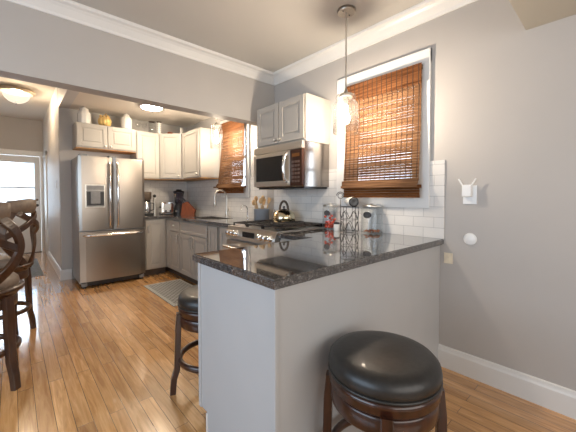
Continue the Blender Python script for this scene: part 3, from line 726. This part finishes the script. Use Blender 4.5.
def flush(label, x, y, zc, r, energy, m, ornate=False):
    t = thing('ceiling_lamp', label, 'ceiling light', (x, y, zc))
    if ornate:
        B().lathe([(r * .86, zc - .055), (r * .98, zc - .045), (r, zc - .02), (r * .9, zc - .004), (0, zc)], (x, y, 0), 36).build('pan', mat('pale_lamp_pan', (.62, .52, .40), .35, .5, noise=.05), t)
        vs = []
        n = 40
        b = B(); prof = [(0, -.235), (.03, -.23), (.09, -.205), (.14, -.16), (.168, -.10), (.172, -.055)]
        s = r / .25
        rings = []
        for (q, hh) in prof:
            for k in range(n):
                rr = q * s * (1 + (.05 if k % 2 else -.03)); a = 2 * PI * k / n
                vs.append((x + max(rr, 1e-4) * math.cos(a), y + max(rr, 1e-4) * math.sin(a), zc + hh * s))
        fs = [[i * n + k, i * n + (k + 1) % n, (i + 1) * n + (k + 1) % n, (i + 1) * n + k] for i in range(len(prof) - 1) for k in range(n)]
        b.add(vs, fs, True); b.build('fluted_glass_bowl', m, t)
        B().lathe([(0, zc - .25 * s), (.010, zc - .245 * s), (.014, zc - .23 * s), (.008, zc - .215 * s), (.018, zc - .20 * s), (0, zc - .195 * s)], (x, y, 0), 14).build('finial', knob_m, t)
        zl = zc - .11 * s
    else:
        B().lathe([(r, zc - .02), (r + .012, zc - .012), (r + .012, zc), (0, zc)], (x, y, 0), 36).build('rim', trim_m, t)
        B().lathe([(0, zc - .05), (r * .5, zc - .045), (r * .85, zc - .03), (r * .98, zc - .015)], (x, y, 0), 36).build('diffuser', m, t)
        return t
    l = bpy.data.lights.new('ceiling_light', 'POINT'); l.energy = energy; l.color = (1.0, .82, .60); l.shadow_soft_size = .12 if not ornate else .05
    lo = bpy.data.objects.new('ceiling_light', l); COL.objects.link(lo); lo.location = (x, y, zl)
flush('round flush ceiling lamp in the kitchen above the sink aisle', 1.48, 4.50, HK, .15, 34, flush_m)
flush('fluted glass ceiling lamp in the hall', .07, 6.25, HH, .23, 42, crystal_m, True)

# ------------------------------------------------------------------ bar stools
def arc(r, z, a0, a1, n=24): return [(r * math.cos(a0 + (a1 - a0) * k / n), r * math.sin(a0 + (a1 - a0) * k / n), z) for k in range(n + 1)]
def stool(name, label, group, sz, wood, hide, back=False, turn=0):
    t = thing(name, label, 'bar stool', (0, 0, 0), group); ORG[t.name] = Vector((0, 0, 0))
    h = sz                                                        # cushion top
    s = B().lathe([(0, h - .085), (.196, h - .085), (.206, h - .078), (.211, h - .055), (.206, h - .030), (.190, h - .013), (.16, h - .005), (.10, h), (0, h + .003)], seg=48)
    c = s.build('seat_cushion', hide, t)
    B().tube(arc(.206, h - .079, 0, 2 * PI, 48)[:-1], .006, 8, close=True).build('welt', hide, c)
    B().lathe([(.150, h - .135), (.200, h - .135), (.206, h - .128), (.203, h - .112), (.210, h - .105), (.208, h - .09), (.196, h - .085), (.150, h - .085)], seg=48).build('swivel_ring', wood, t)
    B().lathe([(.165, h - .205), (.196, h - .205), (.200, h - .198), (.200, h - .146), (.195, h - .139), (.165, h - .139)], seg=48).build('apron', wood, t)
    for k in range(4):
        a = PI / 4 + k * PI / 2 + turn; d = Vector((math.cos(a), math.sin(a), 0)); q = Vector((-math.sin(a), math.cos(a), 0))
        zt = h - .125
        rr = [(.206, zt), (.212, zt - .10), (.214, zt * .6), (.220, zt * .3), (.238, .09), (.246, 0)]
        B().rect([d * r_ + Vector((0, 0, z)) for r_, z in rr], [w_ * (1.3 if back else 1) for w_ in (.040, .044, .042, .038, .036, .034)], [.028, .034, .034, .034, .034, .034], d).build('leg', wood, t)
    B().tube(arc(.200, .20 if sz < .65 else .24, 0, 2 * PI, 48)[:-1], .020, 10, flat=.75, close=True, up=(0, 0, 1)).build('foot_ring', wood, t)
    if back:
        n = 20; vs = []; fs = []
        # padded crest: curved band, flared to the top
        prof = [(.222, h + .365), (.215, h + .42), (.222, h + .475), (.240, h + .485), (.262, h + .478), (.262, h + .42), (.250, h + .362), (.236, h + .355)]
        m = len(prof)
        for i in range(n + 1):
            a = R(-46) + R(92) * i / n
            for r_, z in prof: vs.append((r_ * math.cos(a), r_ * math.sin(a), z - .02 * abs(i / n - .5) * 2 * (1 if z > h + .4 else -.3)))
        for i in range(n):
            for k in range(m): fs.append([i * m + k, i * m + (k + 1) % m, (i + 1) * m + (k + 1) % m, (i + 1) * m + k])
        fs.append(list(range(m))); fs.append([n * m + k for k in range(m)][::-1])
        B().add(vs, fs, True).build('back_pad', hide, t)
        def pol(lst, k=6):
            out = []; ctrl = [Vector((r_ * math.cos(R(a)), r_ * math.sin(R(a)), z)) for r_, a, z in lst]
            cc = [ctrl[0]] + ctrl + [ctrl[-1]]
            for i in range(1, len(cc) - 2):
                for j in range(k):
                    u = j / k; p0, p1, p2, p3 = cc[i - 1:i + 3]
                    out.append(.5 * ((2 * p1) + (p2 - p0) * u + (2 * p0 - 5 * p1 + 4 * p2 - p3) * u * u + (3 * p1 - p0 - 3 * p2 + p3) * u ** 3))
            return out + [ctrl[-1]]
        for s_ in (-1, 1):
            o1 = pol([(.238, s_ * 36, h + .375), (.264, s_ * 50, h + .29), (.272, s_ * 56, h + .18), (.256, s_ * 46, h + .07), (.228, s_ * 24, h - .03), (.214, s_ * 6, h - .10)])
            B().rect(o1, .052, .024, [Vector((p.x, p.y, 0)) for p in o1]).build('bent_arm', wood, t)
            o2 = pol([(.236, -s_ * 34, h + .375), (.252, -s_ * 18, h + .33), (.266, s_ * 22, h + .25), (.272, s_ * 54, h + .17)])
            B().rect(o2, .044, .022, [Vector((p.x, p.y, 0)) for p in o2]).build('back_brace', wood, t)
        B().lathe([(.200, h - .105), (.232, h - .105), (.236, h - .09), (.232, h - .075), (.200, h - .075)], seg=48).build('seat_rim', wood, t)
    return t
G1 = 'backless round stools at the peninsula'
s1 = stool('bar_stool', 'backless black leather bar stool in front of peninsula, nearest the camera', G1, .622, stoolw_m, leather_m)
s2 = copy_thing(s1, (.945, 1.768, 0), R(28.5), 'backless black leather bar stool half hidden at the kitchen end of peninsula')
s1.location = (1.062, .617, 0); s1.rotation_euler = (0, 0, R(30.2 - 45 + 4))
G2 = 'swivel bar stools with backs along the left edge'
s3 = stool('swivel_stool', 'nearer walnut swivel bar stool with back, cut by the left edge of the photo', G2, .715, stoolw2_m, leather_tan, True, R(5.5))
s4 = copy_thing(s3, (-.105, 3.54, 0), R(-27), 'farther walnut swivel bar stool with curved taupe back, before the hall rug')
s3.location = (-.185, 2.72, 0); s3.rotation_euler = (0, 0, R(-94))

# ------------------------------------------------------------------ floor mats
t = thing('kitchen_mat', 'grey trellis-patterned kitchen mat on the floorboards before the sink', 'mat', (1.52, 3.86, 0))
B().box(1.29, 1.79, 3.30, 4.32, 0, .009, .003).build('border', mat_edge, t)
B().box(1.33, 1.76, 3.34, 4.28, .0088, .0102).build('woven_field', mat_m, t)
tag(B().box(-.35, .33, 5.95, 7.62, 0, .010, .003).build('hall_rug', rug_m), 'blue-grey rug on the hall floor in front of the glazed door', 'rug')

# ------------------------------------------------------------------ things on the counters
# coffee maker
cx, cy = 1.60, 5.20
t = thing('coffee_maker', 'steel and black coffee maker beside the refrigerator on back counter', 'coffee maker', (cx, cy, .914))
B().box(cx - .09, cx + .09, cy - .10, cy + .12, .914, .945, .008).build('base', blk_plastic, t)
B().lathe([(.062, .945), (.068, .97), (.068, 1.10), (.058, 1.125), (.05, 1.13)], (cx, cy - .02, 0), 24).build('carafe', chrome_m, t)
B().tube([(cx + .06, cy - .02, 1.11), (cx + .115, cy - .03, 1.10), (cx + .115, cy - .03, 1.0), (cx + .066, cy - .02, .98)], .009, 8).build('carafe_handle', blk_plastic, t)
B().box(cx - .09, cx + .09, cy + .05, cy + .12, .945, 1.26, .008).build('water_tank', blk_plastic, t)
B().lathe([(.06, 1.15), (.08, 1.18), (.085, 1.27), (.08, 1.29), (0, 1.29)], (cx, cy - .01, 0), 24).build('brew_head', toe_m, t)
# frother / canister with dark knob
t = thing('pepper_mill', 'slim tall mill with dark round knob between coffee maker and toaster', 'mill', (1.745, 5.22, .914))
B().lathe([(.024, .914), (.026, .93), (.018, .98), (.016, 1.10), (.020, 1.18), (.014, 1.20), (0, 1.2)], (1.745, 5.22, 0), 18).build('shaft', knob_m, t)
B().sphere((1.745, 5.22, 1.222), .027).build('top_knob', blk_plastic, t)
# toaster
cx, cy = 1.925, 5.18
t = thing('toaster', 'chrome toaster on the back counter left of the blender', 'toaster', (cx, cy, .914))
b = B().box(cx - .105, cx + .105, cy - .075, cy + .085, .925, 1.12, .03); b.build('body', chrome_m, t)
b = B()
for q in (-.03, .03): b.box(cx - .08, cx + .08, cy + q - .012, cy + q + .012, 1.113, 1.121)
b.build('slot', blk_plastic, t)
B().box(cx - .112, cx - .10, cy - .02, cy + .02, 1.02, 1.05, .004).build('lever', blk_plastic, t)
b = B().cyl((cx - .04, cy - .07, .97), (cx - .04, cy - .085, .97), .016); b.build('dial', blk_plastic, t)
b = B().cyl((cx + .04, cy - .07, .97), (cx + .04, cy - .085, .97), .016); b.build('dial', blk_plastic, t)
B().box(cx - .10, cx + .10, cy - .07, cy + .08, .914, .93, .004).build('foot_plate', blk_plastic, t)
# blender in the corner
cx, cy = 2.14, 5.18
t = thing('blender', 'black blender with clear jug behind the knife block', 'blender', (cx, cy, .914))
B().lathe([(.095, .914), (.10, .93), (.092, .99), (.07, 1.06), (.062, 1.08), (0, 1.08)], (cx, cy, 0), 24).build('motor_base', blk_plastic, t)
B().lathe([(.055, 1.08), (.075, 1.12), (.088, 1.28), (.085, 1.28), (.072, 1.125), (.052, 1.085)], (cx, cy, 0), 24).build('jug', glass('smoky_glass', (.72, .70, .74), .8), t)
B().lathe([(.09, 1.28), (.09, 1.305), (.05, 1.315), (.045, 1.335), (0, 1.337)], (cx, cy, 0), 24).build('lid', blk_plastic, t)
B().tube([(cx - .06, cy - .06, 1.25), (cx - .10, cy - .10, 1.23), (cx - .10, cy - .10, 1.13), (cx - .05, cy - .055, 1.12)], .010, 8).build('jug_handle', blk_plastic, t)
B().cyl((cx - .065, cy - .065, .965), (cx - .075, cy - .075, .967), .018).build('dial', chrome_m, t)
# knife block with knives
cx, cy = 2.17, 4.86
t = thing('knife_block', 'red-brown wooden knife block with black-handled knives in the corner', 'knife block', (cx, cy, .914))
uu = Vector((.80, -.60, 0)); nn = Vector((-.60, -.80, 0))
b = B().prism([(-.115, 0), (.095, 0), (.115, .07), (-.015, .215), (-.085, .185)], (cx, cy, .914), uu, Zv, nn, -.055, .055)
b.build('block', block_m, t)
ax = (uu * -.62 + Vector((0, 0, .78))).normalized()
for i, (a, q) in enumerate(((-.03, -.035), (-.03, 0), (-.03, .035), (-.065, -.03), (-.065, .005), (-.065, .035))):
    p0 = Vector((cx, cy, .914)) + uu * a + nn * q + Vector((0, 0, .195 if a > -.05 else .18))
    B().rect([p0, p0 + ax * .05, p0 + ax * .10], [.018, .016, .020], .013, uu).build('knife_handle', blk_plastic, t)
# wall outlet above back counter
def plate(name, label, cat, o, u, n, w, hgt, m=white_plastic, slots=True):
    t = thing(name, label, cat, o)
    B().obox(o, u, n, -w / 2, w / 2, 0, .007, -hgt / 2, hgt / 2, .002).build('cover_plate', m, t)
    if slots:
        for s in (-1, 1): B().obox(o, u, n, -w * .22, w * .22, .006, .009, s * hgt * .22 - .014, s * hgt * .22 + .014, .002).build('socket' if slots is True else 'rocker', m, t)
    return t
plate('wall_outlet', 'white outlet on the tile above the toaster', 'outlet', (1.74, YB - .010, 1.28), X, NY, .05, .11)

# utensil crock
cx, cy = 2.13, 2.80
t = thing('utensil_crock', 'blue-grey crock of wooden utensils beside the range', 'crock', (cx, cy, .914))
B().lathe([(.080, .914), (.088, .92), (.090, 1.065), (.093, 1.075), (.085, 1.075), (.080, .93), (0, .93)], (cx, cy, 0), 28).build('crock', grey_ceramic, t)
sp = [(-.03, .02, -.40, .22, 'spoon'), (.02, -.03, .25, -.35, 'spatula'), (.0, .03, -.15, .35, 'spoon'), (.03, .02, .30, .15, 'spatula'), (-.02, -.03, -.30, -.30, 'spoon'), (.0, .0, .05, -.10, 'spoon'), (-.035, -.005, -.5, -.02, 'spatula')]
for i, (dx, dy, tx, ty, kd) in enumerate(sp):
    tilt = Vector((tx * .62, ty * .62, 1)).normalized(); p0 = Vector((cx + dx * .8, cy + dy * .8, .934)); L = .225 + .02 * (i % 3)
    o = thing('wooden_' + kd, 'pale wooden spoon or spatula standing in the blue-grey crock', 'utensil', p0, 'wooden utensils in the crock')
    B().tube([p0, p0 + tilt * L * .8], .006, 8).build('handle', spoon_m, o)
    e = p0 + tilt * (L - .005)
    if kd == 'spoon': B().sphere(e, .03, (.75, .95, 1.15), 12).build('bowl', spoon_m, o)
    else: B().rect([e - tilt * .035, e, e + tilt * .035], [.022, .05, .055], .008, X).build('blade', spoon_m, o)

# kettle on the rear burner
kx, ky, kz = 2.065, 2.335, .957
t = thing('tea_kettle', 'shiny round steel tea kettle with arched handle on the range', 'kettle', (kx, ky, kz))
B().lathe([(.10, kz), (.116, kz + .014), (.120, kz + .045), (.108, kz + .085), (.078, kz + .113), (.036, kz + .125), (0, kz + .127)], (kx, ky, 0), 32).build('body', mat('warm_polished_steel', (.72, .62, .42), .14, 1, noise=.05, nscale=6), t)
b = B().lathe([(.034, kz + .122), (.032, kz + .130), (.008, kz + .134), (.006, kz + .140), (.014, kz + .148), (.010, kz + .158), (0, kz + .16)], (kx, ky, 0), 20); b.build('lid', blk_plastic, t)
hd = Vector((-.15, .98, 0)).normalized(); c = Vector((kx, ky, kz))
pts = [c + hd * (.058 * math.cos(a)) + Vector((0, 0, .105 + .105 * math.sin(a))) for a in [PI * k / 14 for k in range(15)]]
B().tube(pts, [.009] + [.012] * 13 + [.009], 10).build('handle', toe_m, t)
pts = [c + hd * .10 + Vector((0, 0, .065)), c + hd * .128 + Vector((0, 0, .095)), c + hd * .142 + Vector((0, 0, .118))]
B().tube(pts, [.022, .016, .012], 12).build('spout', chrome_m, t)

# glass canisters on the peninsula
def canister(label, x, y, r, hgt, fill, fill_h, tagm):
    z = .914
    t = thing('glass_canister', label, 'jar', (x, y, z), 'glass canisters against the tiles')
    B().lathe([(r * .97, z), (r, z + .008), (r, z + hgt * .80), (r * .86, z + hgt * .87), (r * .84, z + hgt * .87), (r - .005, z + hgt * .79), (r - .005, z + .010), (0, z + .008)], (x, y, 0), 32).build('jar', jar_glass, t)
    ld = B().lathe([(r * .90, z + hgt * .865), (r * .92, z + hgt * .875), (r * .92, z + hgt * .915), (r * .80, z + hgt * .93), (0, z + hgt * .935)], (x, y, 0), 32).build('lid', knob_m, t)
    B().lathe([(.006, z + hgt * .93), (.006, z + hgt * .955), (.013, z + hgt * .965), (.013, z + hgt * .99), (0, z + hgt)], (x, y, 0), 14).build('lid_knob', knob_m, ld)
    d = Vector((-x, -y, 0)).normalized(); q = Vector((-d.y, d.x, 0)); c = Vector((x, y, z + hgt * .62))
    # dark oval tag bent round the glass
    vs = []; n = 24; a0 = math.atan2(d.y, d.x)
    for rr, k0 in ((r + .001, 0), (r + .004, 1)):
        for k in range(n):
            a = 2 * PI * k / n; th = .40 * math.cos(a); vs.append((x + rr * math.cos(a0 - .42 + th), y + rr * math.sin(a0 - .42 + th), c.z + .026 * math.sin(a)))
    B().add(vs, [list(range(n))[::-1], [n + k for k in range(n)]] + [[k, (k + 1) % n, n + (k + 1) % n, n + k] for k in range(n)]).build('oval_tag', tagm, t)
    return t
tagm = mat('slate_tag', (.035, .03, .03), .5, noise=.4, nscale=60)
c1 = canister('glass canister of bright red sweets left of the wire rack', 2.165, 1.805, .070, .245, red_m, .14, tagm)
b = B()
for i in range(34):
    a = random.uniform(0, 2 * PI); rr = .048 * math.sqrt(random.random()); zz = .934 + random.random() ** 1.5 * .13
    b.sphere((2.165 + rr * math.cos(a), 1.805 + rr * math.sin(a), zz), .014, (1, 1, .8), 8)
tag(b.build('sweets', red_m), 'red sweets piled inside the left glass canister', 'sweets', kind='stuff')
c2 = canister('wide clear glass canister, nearly empty, right of the wire rack', 2.165, 1.366, .088, .25, amber_m, .02, tagm)
b = B()
for i in range(60):
    a = random.uniform(0, 2 * PI); rr = .066 * math.sqrt(random.random())
    b.sphere((2.165 + rr * math.cos(a), 1.366 + rr * math.sin(a), .931 + random.random() * .012), .008, (1, 1, .7), 6)
tag(b.build('coffee_beans', amber_m), 'brown beans covering the bottom of the wide clear canister', 'beans', kind='stuff')

# wire rack with scrolls
rx, ry = 2.085, 1.530
t = thing('wire_rack', 'black scrolled wire rack standing between the two glass canisters', 'rack', (rx, ry, .914))
wm = iron_m; z = .914; r = .074
def ring(b, z, r, w=.0028): b.tube([(rx + r * math.cos(a), ry + r * math.sin(a), z) for a in [2 * PI * k / 32 for k in range(32)]], w, 6, close=True)
for zz in (z + .012, z + .11, z + .215):
    b = B(); ring(b, zz, r, .0022); b.build('hoop', wm, t)
for k in range(6):
    a = 2 * PI * k / 6 + .3; p = Vector((rx + r * math.cos(a), ry + r * math.sin(a), 0))
    B().tube([p + Vector((0, 0, z + .002)), p + Vector((0, 0, z + .217))], .0024, 6).build('upright', wm, t)
for k in range(6):
    a = 2 * PI * k / 6 + .3; a2 = a + PI / 3; b = B(); pts = []
    for j in range(25):
        u = j / 24; aa = a + (a2 - a) * u; rr = r + .002; pts.append((rx + rr * math.cos(aa), ry + rr * math.sin(aa), z + .055 + .035 * math.sin(u * 2 * PI)))
    b.tube(pts, .0026, 6)
    pts = [(rx + (r + .002) * math.cos(a + (a2 - a) * j / 24), ry + (r + .002) * math.sin(a + (a2 - a) * j / 24), z + .15 + .03 * math.sin(j / 24 * 2 * PI + PI)) for j in range(25)]
    b.tube(pts, .0026, 6); b.build('scroll', wm, t)
b = B(); cc = Vector((rx - .050, ry + .055, z + .31))
q = Vector((-.59, .80, 0)).normalized()
b.tube([cc + q * (.032 * math.cos(a)) * (1 - k / 70) + Vector((0, 0, .032 * math.sin(a) * (1 - k / 70))) for k, a in enumerate([2 * PI * k / 24 for k in range(40)])], .003, 6)
b.tube([(rx - .050, ry + .055, z + .278), (rx - .050, ry + .055, z + .2)], .003, 6)
b.build('finial_scroll', wm, t)
# bottle resting across the rack top
d = Vector((-.55, -.83, .0)).normalized(); c = Vector((rx + .005, ry - .005, z + .2575))
t = thing('bottle', 'cream bottle with dark base lying across the top of the wire rack', 'bottle', c)
B().lathe([(.036, 0), (.039, .006), (.039, .10), (.030, .125), (.014, .15), (.013, .20), (0, .201)], c + d * .085, 24, axis=-d).build('glass_body', white_ceramic, t)
B().lathe([(.0395, -.012), (.0395, .002), (.034, .004), (.022, .003), (0, .001)], c + d * .086, 24, axis=d).build('dark_base', black_m, t)
# small cream candle and card between
t = thing('small_jar', 'small white lidded jar tucked beside the red sweets canister', 'jar', (2.13, 1.70, .914))
B().lathe([(.025, .914), (.027, .92), (.027, .965), (.022, .972)], (2.13, 1.70, 0), 18).build('pot', white_ceramic, t)
B().lathe([(.027, .972), (.027, .985), (0, .988)], (2.13, 1.70, 0), 18).build('lid', blk_plastic, t)

# ------------------------------------------------------------------ ornaments on top of the wall cabinets
def vase(name, label, cat, x, y, z, prof, m, ribs=0):
    t = thing(name, label, cat, (x, y, z)); b = B(); n = 36; vs = []
    for r_, hh in prof:
        for k in range(n):
            rr = max(r_ * (1 + (.04 * math.cos(ribs * 2 * PI * k / n) if ribs else 0)), 1e-4); a = 2 * PI * k / n; vs.append((x + rr * math.cos(a), y + rr * math.sin(a), z + hh))
    fs = [[i * n + k, i * n + (k + 1) % n, (i + 1) * n + (k + 1) % n, (i + 1) * n + k] for i in range(len(prof) - 1) for k in range(n)]
    fs.append(list(range(n))[::-1]); b.add(vs, fs, True); b.build('vessel', m, t); return t
ZC = 2.25
t = vase('white_pitcher', 'white ribbed ceramic jar at left end above the refrigerator cabinet', 'jar', .775, 5.17, ZC, [(.074, 0), (.080, .01), (.081, .14), (.074, .160), (.058, .172), (.055, .19), (.058, .20), (.045, .20), (.04, .18)], white_ceramic, 9)
B().lathe([(.056, ZC + .20), (.058, ZC + .206), (.03, ZC + .222), (.012, ZC + .228), (.014, ZC + .24), (0, ZC + .245)], (.775, 5.17, 0), 20).build('lid', white_ceramic, t)
t = thing('gold_pumpkin', 'gilded pumpkin-shaped ornament between the two white jars', 'ornament', (1.03, 5.17, ZC))
b = B()
for k in range(10):
    a = 2 * PI * k / 10; b.sphere((1.03 + .046 * math.cos(a), 5.17 + .046 * math.sin(a), ZC + .070), .044, (1, 1, 1.55), 14)
b.build('body', gold_m, t)
b = B()
for k in range(6):
    a = 2 * PI * k / 6; b.sphere((1.03 + .052 * math.cos(a), 5.17 + .052 * math.sin(a), ZC + .135 + .012 * (k % 2)), .019, (1, 1, 1), 10)
b.build('leaf_cluster', gold_m, t)
B().tube([(1.03, 5.17, ZC + .14), (1.035, 5.238, ZC + .175), (1.05, 5.165, ZC + .19)], [.012, .009, .007], 8).build('stem', gold_m, t)
t = vase('white_jar', 'white ceramic jar at right end above the refrigerator cabinet', 'jar', 1.325, 5.17, ZC, [(.066, 0), (.072, .01), (.073, .15), (.066, .175), (.048, .190), (.042, .205), (.046, .215), (.036, .215), (.03, .20)], white_ceramic, 9)
B().lathe([(.045, ZC + .214), (.046, ZC + .219), (.02, ZC + .231), (.009, ZC + .236), (.011, ZC + .246), (0, ZC + .25)], (1.325, 5.17, 0), 20).build('lid', white_ceramic, t)
def goblet(x, y, label, z=2.24):
    t = thing('glass_goblet', label, 'glass', (x, y, z), 'glass goblets above the back cabinet')
    B().lathe([(.035, z), (.033, z + .004), (.006, z + .008), (.005, z + .06), (.02, z + .075), (.036, z + .10), (.037, z + .15), (.035, z + .15), (.034, z + .102), (.018, z + .079), (0, z + .074)], (x, y, 0), 24).build('goblet', jar_glass, t)
goblet(1.49, 5.17, 'clear glass goblet on top of back wall cabinet, left of its twin')
goblet(1.585, 5.18, 'clear glass goblet on top of back wall cabinet, right of its twin')
t = vase('hurricane_glass', 'tall clear glass cylinder above the back wall cabinet', 'glass', 1.70, 5.16, 2.24, [(.05, 0), (.052, .005), (.052, .185), (.049, .185), (.049, .008), (0.0, .006)], jar_glass)
B().lathe([(.053, 2.42), (.054, 2.428), (.048, 2.432), (0, 2.432)], (1.70, 5.16, 0), 24).build('lid', toe_m, t)
t = thing('beaded_candlestick', 'white beaded candlestick column above the corner cabinet', 'candlestick', (1.805, 5.14, 2.24))
b = B().lathe([(.048, 2.24), (.045, 2.252), (.02, 2.258), (.02, 2.262)], (1.805, 5.14, 0), 20)
for k in range(5): b.sphere((1.805, 5.14, 2.28 + k * .033), .033, (1, 1, .55), 14)
b.build('beaded_stem', white_ceramic, t)
B().lathe([(.02, 2.425), (.04, 2.432), (.042, 2.442), (0, 2.442)], (1.805, 5.14, 0), 20).build('cup', toe_m, t)
t = thing('trinket_box', 'small dark wooden box lying on the corner cabinet', 'box', (1.955, 5.07, 2.24))
B().box(1.925, 1.985, 5.04, 5.10, 2.24, 2.265, .003).build('base', block_m, t); B().box(1.922, 1.988, 5.037, 5.103, 2.265, 2.278, .003).build('lid', block_m, t)
t = thing('pillar_candle', 'slim white pillar candle standing on the corner cabinet', 'candle', (2.13, 5.02, 2.24))
B().lathe([(.022, 2.24), (.022, 2.36), (.018, 2.363), (0, 2.360)], (2.13, 5.02, 0), 20).build('wax', white_ceramic, t)
B().cyl((2.13, 5.02, 2.36), (2.13, 5.02, 2.372), .0015, 6).build('wick', blk_plastic, t)
# slim box stacked between refrigerator and cabinet
t = thing('baking_tray_stack', 'thin tray lying flat on top of the refrigerator', 'tray', (1.27, 5.02, 1.745))
b = B().box(1.10, 1.40, 4.90, 5.30, 1.7455, 1.757, .003); b.build('tray', paper_m, t)
B().box(1.09, 1.41, 4.89, 5.31, 1.757, 1.765, .003).build('rolled_rim', under_m, t)

# ------------------------------------------------------------------ right wall devices
o = (XR, .682, 1.228)
t = plate('wall_outlet', 'white outlet on bare grey wall holding a plug-in extender', 'outlet', o, Y, NX, .082, .125)
t = thing('wifi_extender', 'white plug-in extender with two raised antennas on the grey wall', 'extender', (XR - .008, .690, 1.25))
B().box(XR - .045, XR - .0085, .665, .72, 1.215, 1.295, .007).build('body', white_plastic, t)
for s in (-1, 1): B().tube([(XR - .03, .692 + s * .024, 1.285), (XR - .03, .692 + s * .052, 1.335)], .005, 8).build('antenna', white_plastic, t)
o = (XR, .677, .931)
t = thing('wall_disc', 'round white disc mounted on the grey wall below the outlet', 'wall device', o)
B().lathe([(.040, 0), (.040, .007), (.036, .011), (0, .012)], o, 36, axis=NX).build('disc', white_plastic, t)
t = plate('wall_outlet', 'pale outlet low on the grey wall just under the counter edge', 'outlet', (XR, .812, .782), Y, NX, .055, .075, paper_m)
t = plate('light_switch', 'white switch plate on the hall wall near the corner', 'switch', (XH, 5.95, 1.40), Y, NX, .075, .12, white_plastic, 'rocker')
